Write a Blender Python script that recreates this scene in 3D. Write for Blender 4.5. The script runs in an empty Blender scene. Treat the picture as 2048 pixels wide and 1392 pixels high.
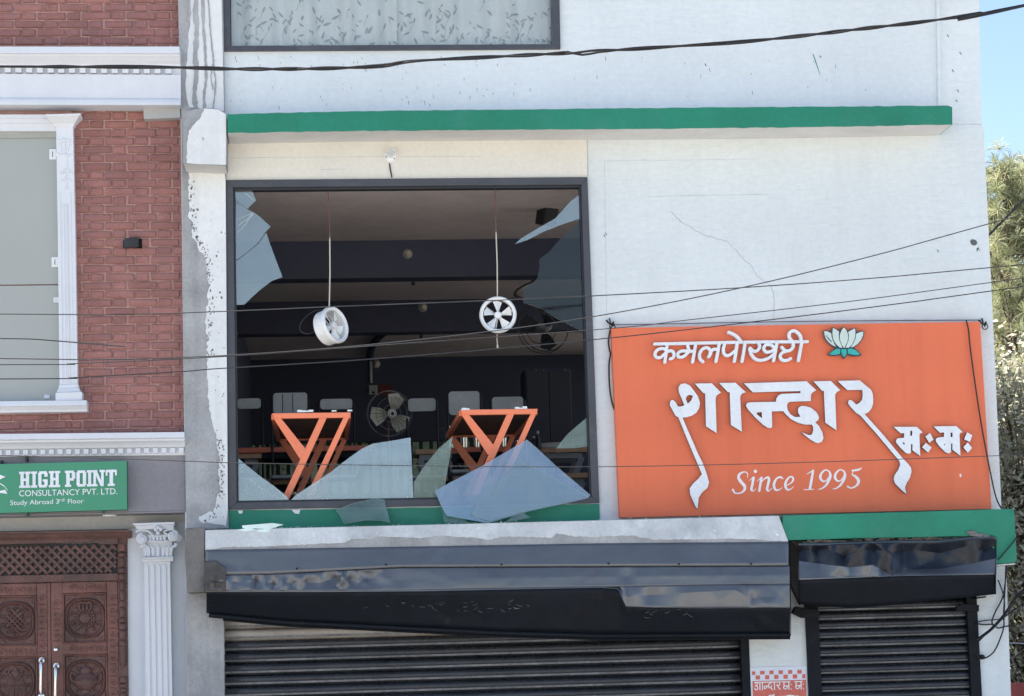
import bpy, bmesh, math, random
from mathutils import Vector, Matrix
from mathutils.geometry import tessellate_polygon
random.seed(7)
sc = bpy.context.scene
COL = sc.collection
R = math.radians

# ---------------------------------------------------------------- camera
CAM = Vector((0.0, -17.0, 2.6))
YAW, PITCH, ROLL, FPX = R(5.0), R(7.5), R(-1.6), 4380.0
FW = Vector((math.sin(YAW)*math.cos(PITCH), math.cos(YAW)*math.cos(PITCH), math.sin(PITCH)))
_rt = Vector((math.cos(YAW), -math.sin(YAW), 0)); _up = _rt.cross(FW)
RT = _rt*math.cos(ROLL) + _up*math.sin(ROLL)
UP = _up*math.cos(ROLL) - _rt*math.sin(ROLL)
cd = bpy.data.cameras.new('camera'); cam = bpy.data.objects.new('camera', cd); COL.objects.link(cam)
cam.matrix_world = Matrix(((RT.x, UP.x, -FW.x, CAM.x), (RT.y, UP.y, -FW.y, CAM.y), (RT.z, UP.z, -FW.z, CAM.z), (0, 0, 0, 1)))
cd.sensor_width = 36; cd.lens = FPX/2048*36; cd.clip_start = .1; cd.clip_end = 2000
sc.camera = cam

# ---------------------------------------------------------------- world, sun, exposure
SUN_AZ, SUN_EL = R(-68), R(48)          # azimuth from +Y towards +X: behind the shop, to the left
w = bpy.data.worlds.new('World'); sc.world = w; w.use_nodes = True
nt = w.node_tree; nt.nodes.clear()
sky = nt.nodes.new('ShaderNodeTexSky'); sky.sky_type = 'NISHITA'; sky.sun_disc = False
sky.sun_elevation = SUN_EL; sky.sun_rotation = SUN_AZ
sky.air_density = 1.0; sky.dust_density = 3.5; sky.ozone_density = 1.0; sky.altitude = 1300
bg = nt.nodes.new('ShaderNodeBackground'); bg.inputs[1].default_value = .08
wo = nt.nodes.new('ShaderNodeOutputWorld')
nt.links.new(sky.outputs[0], bg.inputs[0]); nt.links.new(bg.outputs[0], wo.inputs[0])
sd = bpy.data.lights.new('sun', 'SUN'); sd.energy = 5.0; sd.angle = R(.5); sd.color = (1, .94, .84)
so = bpy.data.objects.new('sun', sd); COL.objects.link(so)
sdir = Vector((math.sin(SUN_AZ)*math.cos(SUN_EL), math.cos(SUN_AZ)*math.cos(SUN_EL), math.sin(SUN_EL)))
so.rotation_euler = (-sdir).to_track_quat('-Z', 'Y').to_euler(); so.location = (20, 20, 30)
vs = sc.view_settings; vs.view_transform = 'Standard'; vs.look = 'None'; vs.gamma = 1; vs.use_curve_mapping = False
vs.exposure = 1.86

# ---------------------------------------------------------------- helpers
def ray(px, py): return FW + RT*((px-1024)/FPX) - UP*((py-696)/FPX)
def P(px, py, Y=0.0):
    d = ray(px, py); return CAM + d*((Y-CAM.y)/d.y)
def PZ(px, py, z):
    d = ray(px, py); return CAM + d*((z-CAM.z)/d.z)
def PP(px, py, o, n):
    d = ray(px, py); return CAM + d*((o-CAM).dot(n)/d.dot(n))
def lerp(a, b, t): return a + (b-a)*t
def zc(pts, ox, oy, s): return [(ox+p[0]/s, oy+p[1]/s)+tuple(p[2:]) for p in pts]
def jag(pts, amp, step):
    out = []
    for (a, b) in zip(pts, pts[1:]):
        L = math.hypot(b[0]-a[0], b[1]-a[1]); n = max(1, int(L/step))
        for i in range(n):
            t = i/n; j = amp if i else amp*.3
            out.append((lerp(a[0], b[0], t)+random.uniform(-j, j), lerp(a[1], b[1], t)+random.uniform(-j, j)))
    return out+[pts[-1]]
def smooth(pts, n=6):
    out = []
    Q = [pts[0]]+list(pts)+[pts[-1]]
    for i in range(1, len(Q)-2):
        p0, p1, p2, p3 = Q[i-1:i+3]
        for k in range(n):
            t = k/n
            out.append(tuple(.5*((2*b)+(-a+c)*t+(2*a-5*b+4*c-d)*t*t+(-a+3*b-3*c+d)*t**3) for a, b, c, d in zip(p0, p1, p2, p3)))
    out.append(tuple(pts[-1]))
    return out

def interp(tab, x):
    if x <= tab[0][0]: return tab[0][1]
    for (p, q), (r, s) in zip(tab, tab[1:]):
        if x <= r: return lerp(q, s, (x-p)/(r-p))
    return tab[-1][1]
class MB:
    def __init__(s): s.v = []; s.f = []; s.m = []; s.cm = 0
    def add(s, vs_, fs):
        o = len(s.v); s.v += [Vector(x) for x in vs_]
        for f in fs: s.f.append(tuple(i+o for i in f)); s.m.append(s.cm)
        return s
    def hexa(s, a):
        return s.add(a, [(0, 1, 2, 3), (7, 6, 5, 4), (0, 4, 5, 1), (1, 5, 6, 2), (2, 6, 7, 3), (3, 7, 4, 0)])
    def box(s, x0, x1, y0, y1, z0, z1):
        return s.hexa([(x0, y0, z1), (x1, y0, z1), (x1, y0, z0), (x0, y0, z0), (x0, y1, z1), (x1, y1, z1), (x1, y1, z0), (x0, y1, z0)])
    def slab(s, pts, vec, holes=(), side=None, back=True):
        loops = [[Vector(p) for p in l] for l in [pts]+list(holes)]
        tri = tessellate_polygon(loops); vec = Vector(vec)
        flat = [p for l in loops for p in l]; n = len(flat)
        s.add(flat+[p+vec for p in flat], [t for t in tri]+([tuple(reversed([i+n for i in t])) for t in tri] if back else []))
        o = len(s.v)-2*n; k = 0; cm = s.cm
        if side is not None: s.cm = side
        for l in loops:
            L = len(l)
            for i in range(L):
                a, b = o+k+i, o+k+(i+1) % L
                s.f.append((a, b, b+n, a+n)); s.m.append(s.cm)
            k += L
        s.cm = cm
        return s
    def px(s, poly, Y, th, holes=(), side=None, back=True):
        return s.slab([P(p[0], p[1], Y) for p in poly], (0, th, 0), [[P(p[0], p[1], Y) for p in h] for h in holes], side, back)
    def tube(s, pts, r, n=6, caps=True):
        pts = [Vector(p) for p in pts]; N = len(pts); rr = r if isinstance(r, (list, tuple)) else [r]*N
        vs_ = []; fs = []; prev = None
        for i, p in enumerate(pts):
            t = (pts[min(i+1, N-1)]-pts[max(i-1, 0)]).normalized()
            if prev is None:
                u = t.cross(Vector((0, 0, 1)));
                if u.length < .05: u = t.cross(Vector((1, 0, 0)))
                u.normalize()
            else:
                u = prev - t*prev.dot(t)
                if u.length < 1e-6: u = t.orthogonal()
                u.normalize()
            prev = u; w_ = t.cross(u)
            for k in range(n):
                a = 2*math.pi*k/n; vs_.append(p+(u*math.cos(a)+w_*math.sin(a))*rr[i])
        for i in range(N-1):
            for k in range(n):
                k2 = (k+1) % n; fs.append((i*n+k, i*n+k2, (i+1)*n+k2, (i+1)*n+k))
        if caps: fs += [tuple(range(n-1, -1, -1)), tuple((N-1)*n+k for k in range(n))]
        return s.add(vs_, fs)
    def lathe(s, prof, o, axis, n=24, a0=0, a1=2*math.pi, closed=True):
        o = Vector(o); ax = Vector(axis).normalized(); u = ax.orthogonal().normalized()
        if abs(ax.z) < .9: u = ax.cross(Vector((0, 0, 1))).normalized()
        w_ = ax.cross(u); full = abs(a1-a0-2*math.pi) < 1e-6; m = n if full else n+1
        vs_ = []; fs = []
        for (r, h) in prof:
            for k in range(m):
                a = a0+(a1-a0)*k/n; vs_.append(o+ax*h+(u*math.cos(a)+w_*math.sin(a))*r)
        for i in range(len(prof)-1):
            for k in range(n):
                k2 = (k+1) % m; fs.append((i*m+k, i*m+k2, (i+1)*m+k2, (i+1)*m+k))
        return s.add(vs_, fs)
    def ball(s, o, r, n=10, sq=(1, 1, 1)):
        o = Vector(o); vs_ = []; fs = []; h = n//2
        for i in range(h+1):
            th = math.pi*i/h
            for k in range(n):
                a = 2*math.pi*k/n; vs_.append(o+Vector((r*sq[0]*math.sin(th)*math.cos(a), r*sq[1]*math.sin(th)*math.sin(a), r*sq[2]*math.cos(th))))
        for i in range(h):
            for k in range(n): fs.append((i*n+k, i*n+(k+1) % n, (i+1)*n+(k+1) % n, (i+1)*n+k))
        return s.add(vs_, fs)
    def pen(s, pts, Y, th, cap=True, dy=0.00005):
        """a stroke of varying width drawn flat on the plane y=Y: pts are (px,py,width in px); its face steps back a hair along the way"""
        N = len(pts); Lf = []; Rt = []
        for i, p in enumerate(pts):
            a = pts[max(i-1, 0)]; b = pts[min(i+1, N-1)]
            dx, dy_ = b[0]-a[0], b[1]-a[1]; L = math.hypot(dx, dy_) or 1; nx, ny = -dy_/L, dx/L; h = p[2]/2
            Lf.append((p[0]+nx*h, p[1]+ny*h)); Rt.append((p[0]-nx*h, p[1]-ny*h))
        def capl(i, sgn):
            p = pts[i]; q = pts[1] if i == 0 else pts[N-2]; dx, dy_ = p[0]-q[0], p[1]-q[1]; L = math.hypot(dx, dy_) or 1
            a0 = math.atan2(dy_, dx); h = p[2]/2
            return [(p[0]+h*math.cos(a0+t), p[1]+h*math.sin(a0+t)) for t in (-1.05, -.5, 0, .5, 1.05)]
        f = [P(x, y, Y+i*dy) for i, (x, y) in enumerate(Lf)]+[P(x, y, Y+i*dy) for i, (x, y) in enumerate(Rt)]
        bk = [v+Vector((0, th, 0)) for v in f]; fs = []
        for i in range(N-1):
            fs += [(i, i+1, N+i+1, N+i), (i, 2*N+i, 2*N+i+1, i+1), (N+i, N+i+1, 3*N+i+1, 3*N+i)]
        s.add(f+bk, fs)
        if cap:
            for i in (0, N-1):
                c = capl(i, 1); ring = [Lf[i]]+([*c] if (i and True) else [*c]) + [Rt[i]]
                if i == N-1: ring = [Lf[i]]+list(reversed(c))+[Rt[i]]
                pts3 = [P(x, y, Y+i*dy) for x, y in ring]; n = len(pts3)
                s.add(pts3+[q+Vector((0, th, 0)) for q in pts3], [tuple(range(n))]+[(k, k+1, n+k+1, n+k) for k in range(n-1)])
        else:
            for i in (0, N-1): s.f.append(tuple(len(s.v)-4*N+k for k in (i, N+i, 3*N+i, 2*N+i))); s.m.append(s.cm)
        return s

WL = {}
def thing(name, label, cat, loc, group=None):
    o = bpy.data.objects.new(name, None); COL.objects.link(o); o.location = loc; o.empty_display_size = .1
    o['label'] = label; o['category'] = cat
    if group: o['group'] = group
    WL[o.name] = Vector(loc); return o
def sub(name, parent, loc):
    o = bpy.data.objects.new(name, None); COL.objects.link(o); o.parent = parent; o.empty_display_size = .1
    o.location = Vector(loc)-WL[parent.name]; WL[o.name] = Vector(loc); return o
def put(name, mb, mats, parent=None, label=None, cat=None, group=None, kind=None, smooth_=0, bevel=0, recalc=True, origin=None):
    me = bpy.data.meshes.new(name)
    o_ = origin or (Vector((sum(v.x for v in mb.v), sum(v.y for v in mb.v), sum(v.z for v in mb.v)))/len(mb.v))
    o_ = Vector(o_)
    me.from_pydata([v-o_ for v in mb.v], [], mb.f)
    if not isinstance(mats, (list, tuple)): mats = [mats]
    for m in mats: me.materials.append(m)
    if len(mats) > 1: me.polygons.foreach_set('material_index', mb.m)
    if recalc:
        b = bmesh.new(); b.from_mesh(me); bmesh.ops.recalc_face_normals(b, faces=b.faces); b.to_mesh(me); b.free()
    if smooth_:
        me.polygons.foreach_set('use_smooth', [True]*len(me.polygons)); me.set_sharp_from_angle(angle=R(smooth_))
    o = bpy.data.objects.new(name, me); COL.objects.link(o)
    if parent is not None: o.parent = parent; o.location = o_-WL[parent.name]
    else: o.location = o_
    WL[o.name] = o_
    if bevel:
        bv = o.modifiers.new('bevel', 'BEVEL'); bv.width = bevel; bv.segments = 2; bv.limit_method = 'ANGLE'; bv.angle_limit = R(40)
    if label: o['label'] = label
    if cat: o['category'] = cat
    if group: o['group'] = group
    if kind: o['kind'] = kind
    return o
def dup(o, delta=(0, 0, 0), label=None, parent=None):
    c = o.copy(); COL.objects.link(c)
    if parent is not None: c.parent = parent
    else: c.location = o.location+Vector(delta)
    if label: c['label'] = label
    for ch in list(o.children): dup(ch, parent=c)
    return c

# ---------------------------------------------------------------- materials
def nd(nt, t, **k):
    n = nt.nodes.new(t)
    for a, b in k.items(): setattr(n, a, b)
    return n
def mat(name, col, rough=.6, var=.12, vs_=1.5, fine=.06, fs=30, bump=.0, bs=60, metal=0., spec=.5, streak=0., dirt=None, dirt_t=(.55, .7), dirt_s=1.2, rand=0., coat=0., rvar=0., speck=None, speck_t=(.72, .76), speck_s=14, bdist=.01, trans=0., bstretch=1.):
    m = bpy.data.materials.new(name); m.use_nodes = True; nt = m.node_tree; L = nt.links.new
    b = nt.nodes['Principled BSDF']; b.inputs['Roughness'].default_value = rough; b.inputs['Metallic'].default_value = metal
    b.inputs['Specular IOR Level'].default_value = spec; b.inputs['Coat Weight'].default_value = coat
    g = nd(nt, 'ShaderNodeNewGeometry')
    def noise(scale, detail=5, vec=None, ro=.55):
        n = nd(nt, 'ShaderNodeTexNoise'); n.inputs['Scale'].default_value = scale; n.inputs['Detail'].default_value = detail; n.inputs['Roughness'].default_value = ro
        L(vec or g.outputs['Position'], n.inputs['Vector']); return n.outputs[0]
    def mr(x, a, b_, c, d):
        n = nd(nt, 'ShaderNodeMapRange'); n.inputs[1].default_value = a; n.inputs[2].default_value = b_; n.inputs[3].default_value = c; n.inputs[4].default_value = d
        L(x, n.inputs[0]); return n.outputs[0]
    def mul(x, y):
        n = nd(nt, 'ShaderNodeMath', operation='MULTIPLY'); L(x, n.inputs[0]); L(y, n.inputs[1]); return n.outputs[0]
    v = mr(noise(vs_), .3, .7, 1-var, 1+var)
    if fine: v = mul(v, mr(noise(fs, 4), .3, .7, 1-fine, 1+fine))
    if streak:
        mp = nd(nt, 'ShaderNodeMapping'); mp.inputs['Scale'].default_value = (9, 9, .35); L(g.outputs['Position'], mp.inputs[0])
        v = mul(v, mr(noise(1.0, 5, mp.outputs[0]), .45, .75, 1, 1-streak))
    if rand:
        oi = nd(nt, 'ShaderNodeObjectInfo'); v = mul(v, mr(oi.outputs['Random'], 0, 1, 1-rand, 1+rand))
    c = nd(nt, 'ShaderNodeVectorMath', operation='SCALE'); c.inputs[0].default_value = col[:3]; L(v, c.inputs['Scale']); out = c.outputs[0]
    def over(out, fac, colr):
        n = nd(nt, 'ShaderNodeMix', data_type='RGBA'); L(fac, n.inputs[0]); L(out, n.inputs[6]); n.inputs[7].default_value = (*colr[:3], 1); return n.outputs[2]
    if dirt: out = over(out, mr(noise(dirt_s, 8, None, .65), dirt_t[0], dirt_t[1], 0, .8), dirt)
    if speck: out = over(out, mr(noise(speck_s, 3, None, .6), speck_t[0], speck_t[1], 0, 1), speck)
    L(out, b.inputs['Base Color'])
    if rvar: L(mr(noise(vs_*3, 6), .3, .7, max(.02, rough-rvar), rough+rvar), b.inputs['Roughness'])
    if bump:
        bp = nd(nt, 'ShaderNodeBump'); bp.inputs['Strength'].default_value = bump; bp.inputs['Distance'].default_value = bdist
        bv_ = None
        if bstretch != 1:
            mp2 = nd(nt, 'ShaderNodeMapping'); mp2.inputs['Scale'].default_value = (1, 1, bstretch); L(g.outputs['Position'], mp2.inputs[0]); bv_ = mp2.outputs[0]
        L(noise(bs, 6, bv_), bp.inputs['Height']); L(bp.outputs[0], b.inputs['Normal'])
    if trans:
        t = nd(nt, 'ShaderNodeBsdfTranslucent'); L(out, t.inputs[0]); mx = nd(nt, 'ShaderNodeMixShader'); mx.inputs[0].default_value = trans
        L(b.outputs[0], mx.inputs[1]); L(t.outputs[0], mx.inputs[2]); L(mx.outputs[0], nt.nodes['Material Output'].inputs[0])
    return m
def glass(name, tint, refl, rough=.03, haze=0., hcol=(.6, .7, .75), gcol=(1, .93, .83)):
    m = bpy.data.materials.new(name); m.use_nodes = True; nt = m.node_tree; L = nt.links.new
    nt.nodes.remove(nt.nodes['Principled BSDF']); out = nt.nodes['Material Output']
    tr = nd(nt, 'ShaderNodeBsdfTransparent'); tr.inputs[0].default_value = (*tint, 1)
    gl = nd(nt, 'ShaderNodeBsdfGlossy'); gl.inputs['Roughness'].default_value = rough; gl.inputs[0].default_value = (*gcol, 1)
    lw = nd(nt, 'ShaderNodeFresnel'); lw.inputs[0].default_value = 1.5
    ad = nd(nt, 'ShaderNodeMath', operation='ADD', use_clamp=True); ad.inputs[1].default_value = refl; L(lw.outputs[0], ad.inputs[0])
    mx = nd(nt, 'ShaderNodeMixShader'); L(ad.outputs[0], mx.inputs[0]); L(tr.outputs[0], mx.inputs[1]); L(gl.outputs[0], mx.inputs[2]); res = mx.outputs[0]
    if haze:
        df = nd(nt, 'ShaderNodeBsdfDiffuse'); df.inputs[0].default_value = (*hcol, 1)
        g = nd(nt, 'ShaderNodeNewGeometry'); n = nd(nt, 'ShaderNodeTexNoise'); n.inputs['Scale'].default_value = 6; n.inputs['Detail'].default_value = 6; L(g.outputs['Position'], n.inputs[0])
        mr = nd(nt, 'ShaderNodeMapRange'); mr.inputs[1].default_value = .35; mr.inputs[2].default_value = .65; mr.inputs[3].default_value = haze*.6; mr.inputs[4].default_value = haze*1.4; L(n.outputs[0], mr.inputs[0])
        m2 = nd(nt, 'ShaderNodeMixShader'); L(mr.outputs[0], m2.inputs[0]); L(res, m2.inputs[1]); L(df.outputs[0], m2.inputs[2]); res = m2.outputs[0]
    L(res, out.inputs[0]); return m

M = {}
M['wall'] = mat('white_wall_paint', (.685, .725, .725), .75, .06, .8, .035, 22, .9, 9, streak=.03, dirt=(.56, .58, .56), dirt_t=(.56, .82), dirt_s=1.1, bdist=.012, bstretch=2.6)
M['paint'] = mat('old_white_paint', (.74, .745, .73), .8, .06, 2, .04, 30, .5, 30, streak=.12, speck=(.33, .33, .33), speck_t=(.70, .735), speck_s=16)
M['warm'] = mat('lintel_paint', (.72, .69, .62), .8, .06, 1.2, .04, 30, .3, 26, dirt=(.6, .55, .45), dirt_t=(.6, .85), speck=(.4, .38, .35), speck_t=(.74, .77), speck_s=9)
M['cement'] = mat('grey_cement', (.36, .36, .36), .9, .24, 2.6, .1, 40, .6, 40, streak=.2, dirt=(.24, .235, .23), dirt_t=(.55, .75), dirt_s=3)
M['cement_d'] = mat('dark_stained_cement', (.18, .172, .162), .9, .3, 4, .12, 40, .8, 24, dirt=(.12, .11, .1), dirt_t=(.5, .7), dirt_s=4)
M['coping'] = mat('worn_coping_paint', (.57, .595, .61), .8, .14, 3, .08, 40, .6, 30, dirt=(.36, .385, .41), dirt_t=(.48, .7), dirt_s=3.5, speck=(.85, .87, .88), speck_t=(.70, .73), speck_s=20)
M['soffit'] = mat('soffit_paint', (.66, .655, .63), .85, .08, 2, .04, 30, .3, 24, dirt=(.5, .48, .44), dirt_t=(.55, .8))
M['green'] = mat('green_paint', (.006, .205, .12), .55, .16, 1.4, .06, 26, .3, 26, dirt=(.05, .24, .18), dirt_t=(.52, .8), dirt_s=1.6, bdist=.006, speck=(.3, .42, .38), speck_t=(.77, .785), speck_s=9)
M['frame'] = mat('charcoal_window_frame', (.055, .058, .07), .45, .12, 4, .05, 40, dirt=(.1, .1, .11), dirt_t=(.55, .8), dirt_s=5)
M['frame_in'] = mat('dark_window_gasket', (.018, .02, .026), .5, .1)
M['brick'] = mat('red_brick', (.315, .142, .123), .85, .16, 5, .12, 55, .6, 60, rand=.11, dirt=(.27, .14, .14), dirt_t=(.5, .75), dirt_s=7)
M['mortar'] = mat('pink_mortar', (.53, .325, .285), .95, .1, 6, .08, 60, .5, 60)
M['trim'] = mat('white_stucco_trim', (.66, .675, .71), .6, .04, 1.5, .02, 30, .12, 30, streak=.04)
M['trim_w'] = mat('white_stucco_column', (.70, .715, .74), .6, .04, 1.5, .02, 30, .1, 30, streak=.05)
M['fascia'] = mat('grey_fascia_panel', (.235, .225, .24), .55, .06, 2)
M['soffit_l'] = mat('porch_soffit', (.42, .415, .4), .7, .06, 2)
M['door'] = mat('carved_brown_wood', (.125, .055, .044), .5, .28, 6, .16, 70, .5, 70, dirt=(.06, .035, .03), dirt_t=(.45, .75), dirt_s=5, rvar=.1)
M['door_r'] = mat('red_brown_wood', (.165, .066, .05), .45, .25, 6, .16, 70, .5, 70, rvar=.1)
M['steel'] = mat('polished_steel', (.78, .76, .72), .18, .04, 3, metal=1)
M['sign'] = mat('orange_sign_sheet', (.77, .172, .076), .5, .05, 1.1, .015, 30, .35, 1.3, streak=.07, spec=.35, bdist=.05)
M['letter'] = mat('white_letter_acrylic', (.78, .80, .82), .4, .03, 6, streak=.08)
M['letter_s'] = mat('letter_side_grey', (.20, .185, .18), .5, .04, 6)
M['print'] = mat('white_print', (.82, .82, .82), .6, .02)
M['navy'] = mat('navy_print', (.012, .035, .07), .5, .05)
M['petal'] = mat('petal_print', (.6, .69, .62), .5, .06, 14)
M['teal'] = mat('teal_print', (.03, .42, .36), .5, .08, 14)
M['sgreen'] = mat('green_sign_sheet', (.055, .28, .155), .5, .05, 1.6, .02, streak=.04)
M['sgreen_d'] = mat('dark_green_edge', (.03, .13, .08), .5, .05)
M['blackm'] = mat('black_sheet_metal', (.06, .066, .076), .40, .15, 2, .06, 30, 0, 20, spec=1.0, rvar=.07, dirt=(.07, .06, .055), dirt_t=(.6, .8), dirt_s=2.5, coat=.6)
M['blackd'] = mat('dull_or_shaded_black_metal', (.007, .009, .013), .6, .2, 3, .1, 40, rvar=.1, spec=.18, dirt=(.05, .047, .044), dirt_t=(.64, .82), dirt_s=5)
M['blackf'] = mat('shaded_black_metal', (.010, .013, .02), .25, .15, 2, .06, 30, spec=.36, rvar=.07, dirt=(.06, .05, .045), dirt_t=(.6, .8), dirt_s=3)  # darker copy of the hood sheet; dark reflections are put into its colour
M['rust'] = mat('scorched_metal', (.07, .06, .055), .5, .35, 6, .2, 40, .5, 30, rvar=.15)
M['slat'] = mat('black_shutter_steel', (.034, .037, .044), .28, .25, 4, .1, 30, rvar=.1, dirt=(.06, .057, .055), dirt_t=(.55, .8), dirt_s=3.5, spec=.35)
M['slat_e'] = mat('painted_slat_highlight', (.25, .255, .26), .35, .45, 3, .25, 25, rvar=.1, dirt=(.05, .05, .055), dirt_t=(.5, .75), dirt_s=6)  # pale band above each slat groove, a highlight put into the colour
M['slat_w'] = mat('dusty_shutter_steel', (.34, .31, .28), .5, .2, 4, .1, 30, rvar=.1)
M['wire'] = mat('black_cable', (.008, .008, .010), .55, .1)
M['wire_g'] = mat('grey_weathered_cable', (.022, .023, .027), .5, .1)
M['orange'] = mat('orange_painted_steel', (.92, .245, .115), .4, .05, 5, .03, 40, dirt=(.6, .1, .05), dirt_t=(.62, .85), dirt_s=7)
M['wood_d'] = mat('dark_table_plank', (.07, .04, .03), .6, .25, 6, .1, 40, rand=.15)
M['wood'] = mat('pine_table_edge', (.52, .3, .17), .55, .2, 8, .1, 60, rand=.1)
M['greym'] = mat('grey_painted_steel', (.27, .27, .28), .5, .1, 5)
M['plank_o'] = mat('orange_plank', (.6, .13, .06), .5, .12, 5)
M['ceil'] = mat('brown_ceiling', (.68, .60, .57), .8, .1, 1.5, .06, 8, .3, 12)
M['beam'] = mat('navy_beam_paint', (.055, .064, .11), .6, .1, 2)
M['backw'] = mat('navy_back_wall', (.042, .053, .095), .6, .1, 2)
M['floor'] = mat('hall_floor_tile', (.25, .23, .21), .4, .1, 2)
M['white'] = mat('white_plastic', (.78, .79, .78), .35, .04, 6)
M['cream'] = mat('cream_plastic', (.55, .52, .42), .4, .06, 6)
M['black'] = mat('black_plastic', (.015, .015, .017), .45, .1)
M['grey'] = mat('grey_plastic', (.46, .49, .50), .45, .1, 6)
M['redc'] = mat('red_cable', (.13, .05, .045), .5)
M['edge'] = mat('glass_edge', (.66, .78, .75), .2, .1, 8, coat=.5)
M['crumb'] = mat('glass_crumb', (.72, .8, .79), .15, .1, 8, coat=.6)
M['curtain'] = mat('pale_blue_curtain', (.80, .86, .90), .9, .05, 3, .03, 40, trans=.06)
M['leafp'] = mat('grey_leaf_print', (.42, .47, .50), .9, .1)
M['blind'] = mat('frosted_blind', (.375, .39, .365), .5, .03, 1.2, .01, 30)
M['paper'] = mat('white_poster_paper', (.72, .74, .80), .6, .03)
M['pred'] = mat('poster_red', (.62, .14, .1), .6, .06, 20)
M['bark'] = mat('pine_bark', (.10, .07, .05), .9, .3, 8, .2, 30, .8, 20)
M['needle'] = mat('pine_needles', (.275, .295, .155), .6, .3, 1.6, .1, 20, trans=.35)
M['needle2'] = mat('young_pine_needles', (.41, .415, .26), .6, .3, 1.6, .1, 20, trans=.35)
M['leaf'] = mat('dry_green_leaves', (.27, .275, .18), .5, .4, 2, .2, 20, trans=.3)
M['leaf2'] = mat('dusty_dry_leaves', (.42, .38, .29), .6, .4, 2, .2, 20, trans=.3)
M['asphalt'] = mat('dusty_road', (.24, .235, .23), .9, .15, .6, .1, 40, .4, 60)
M['earth'] = mat('dry_earth', (.40, .38, .345), .95, .2, .2, .1, 5)
M['paving'] = mat('concrete_paving', (.42, .41, .39), .9, .12, 1, .08, 20)
M['roofm'] = mat('roof_concrete', (.33, .32, .31), .9, .15, 1)
M['redw'] = mat('red_garden_wall', (.3, .06, .05), .8, .15, 3)
M['film'] = glass('tinted_window_glass', (.78, .85, .86), .15, .025, .05)
M['film2'] = glass('dusty_window_glass', (.80, .87, .89), .15, .05, .15, (.56, .64, .72), (.88, .94, 1))
M['dim'] = glass('smoky_glass', (.55, .575, .59), .0, .03, .0)
M['pale'] = glass('pale_green_glass', (.78, .88, .85), .03, .03, .16, (.42, .56, .52))
M['clear'] = glass('clear_pane', (.975, .985, .985), .0, .01)
from mathutils import noise as NZ
# ================================================================ SETTING
ZR = P(1000, -150).z
def sheet_box(name, m, x0, x1, y0, y1, z0, z1, **k): return put(name, MB().box(x0, x1, y0, y1, z0, z1), m, **k)
put('ground', MB().add([(-600, -600, -.02), (600, -600, -.02), (600, 600, -.02), (-600, 600, -.02)], [(0, 1, 2, 3)]), M['earth'], kind='structure')
put('road', MB().add([(-80, -13, .0), (80, -13, .0), (80, -2.6, .0), (-80, -2.6, .0)], [(0, 1, 2, 3)]), M['asphalt'], kind='structure')
sheet_box('pavement', M['paving'], -80, 80, -2.6, -.02, -.1, .13, kind='structure')

# ================================================================ SHOP BUILDING (right)
shop = thing('shop_building', 'white plastered shop building with green bands and a smashed first floor window', 'building', (1.5, 0, 0))
zfl = P(800, 1003, .1).z-.03                       # hall floor
pb = P(800, 480, 3.6); ZC = pb.z                   # hall ceiling
ZB = P(800, 555, 3.6).z                            # underside of the beams
Y2 = PZ(800, 600, ZC).y; YB = PZ(800, 715, ZC).y
XL = P(365, 700).x; XR = P(1985, 640).x-.03
print('floor', zfl, 'ceil', ZC, 'beam', ZB, 'Y2', Y2, 'YB', YB, 'XL', XL, 'XR', XR, 'ZR', ZR)
H_shop = [(457, 362), (1173, 356), (1197, 1004), (459, 1017)]
H_up = [(447, -110), (1115, -114), (1119, 96), (449, 99)]
H_s1 = [(448, 1225), (1488, 1210), (1503, 1946), (454, 1962)]
H_s2 = [(1612, 1150), (1952, 1143), (1975, 1930), (1630, 1936)]
put('facade_wall', MB().px([(357, -140), (1954, -158), (1958.5, 0), (1963, 248), (1967, 252), (1986, 640), (2003, 1016), (2012, 1120), (2022, 1392), (2052, 1990), (381, 2010)], 0, .2, [H_shop, H_up, H_s1, H_s2]), M['wall'], shop)
put('lintel_panel', MB().px([(455, 286), (1174, 279), (1174.6, 354), (452, 360)], -.004, .003), M['warm'], shop)
sw_ = MB(); za_, zb2 = zfl+.5, ZC-.3; ys = [.2, 1.3, 3.6, 4.4, 6.9, 7.7, YB-.6, YB+.2]  # unseen side windows added so daylight reaches the far ceiling
sw_.box(XR-.2, XR, .2, YB+.2, 0, za_); sw_.box(XR-.2, XR, .2, YB+.2, zb2, ZR)
for i in (0, 2, 4, 6): sw_.box(XR-.2, XR, ys[i], ys[i+1], za_, zb2)
put('side_wall', sw_, M['wall'], shop)
for i in (1, 3, 5):
    fm = MB(); y0, y1 = ys[i], ys[i+1]
    for (p, q, r, s_) in [(y0, y0+.06, za_, zb2), (y1-.06, y1, za_, zb2), (y0+.06, y1-.06, za_, za_+.06), (y0+.06, y1-.06, zb2-.06, zb2), ((y0+y1)/2-.03, (y0+y1)/2+.03, za_+.06, zb2-.06)]: fm.box(XR-.14, XR-.06, p, q, r, s_)
    put('added_side_window_frame', fm, M['frame'], shop)
sheet_box('party_wall', M['beam'], XL, XL+.12, .2, YB+.2, 0, ZR, parent=shop)
sheet_box('roof_slab', M['roofm'], XL, XR, 0.2, YB+.2, ZR-.15, ZR-.002, parent=shop)
sheet_box('hall_ceiling', M['ceil'], XL+.12, XR-.2, .2, YB, ZC, ZC+.15, parent=shop)
sheet_box('hall_floor', M['floor'], XL+.12, XR-.2, .2, YB, zfl-.15, zfl, parent=shop)
sheet_box('ceiling_beam', M['beam'], XL+.121, XR-.201, 3.6, 3.85, ZB, ZC-.001, parent=shop)
sheet_box('ceiling_beam', M['beam'], XL+.121, XR-.201, Y2, Y2+.25, ZB, ZC-.001, parent=shop)
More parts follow.
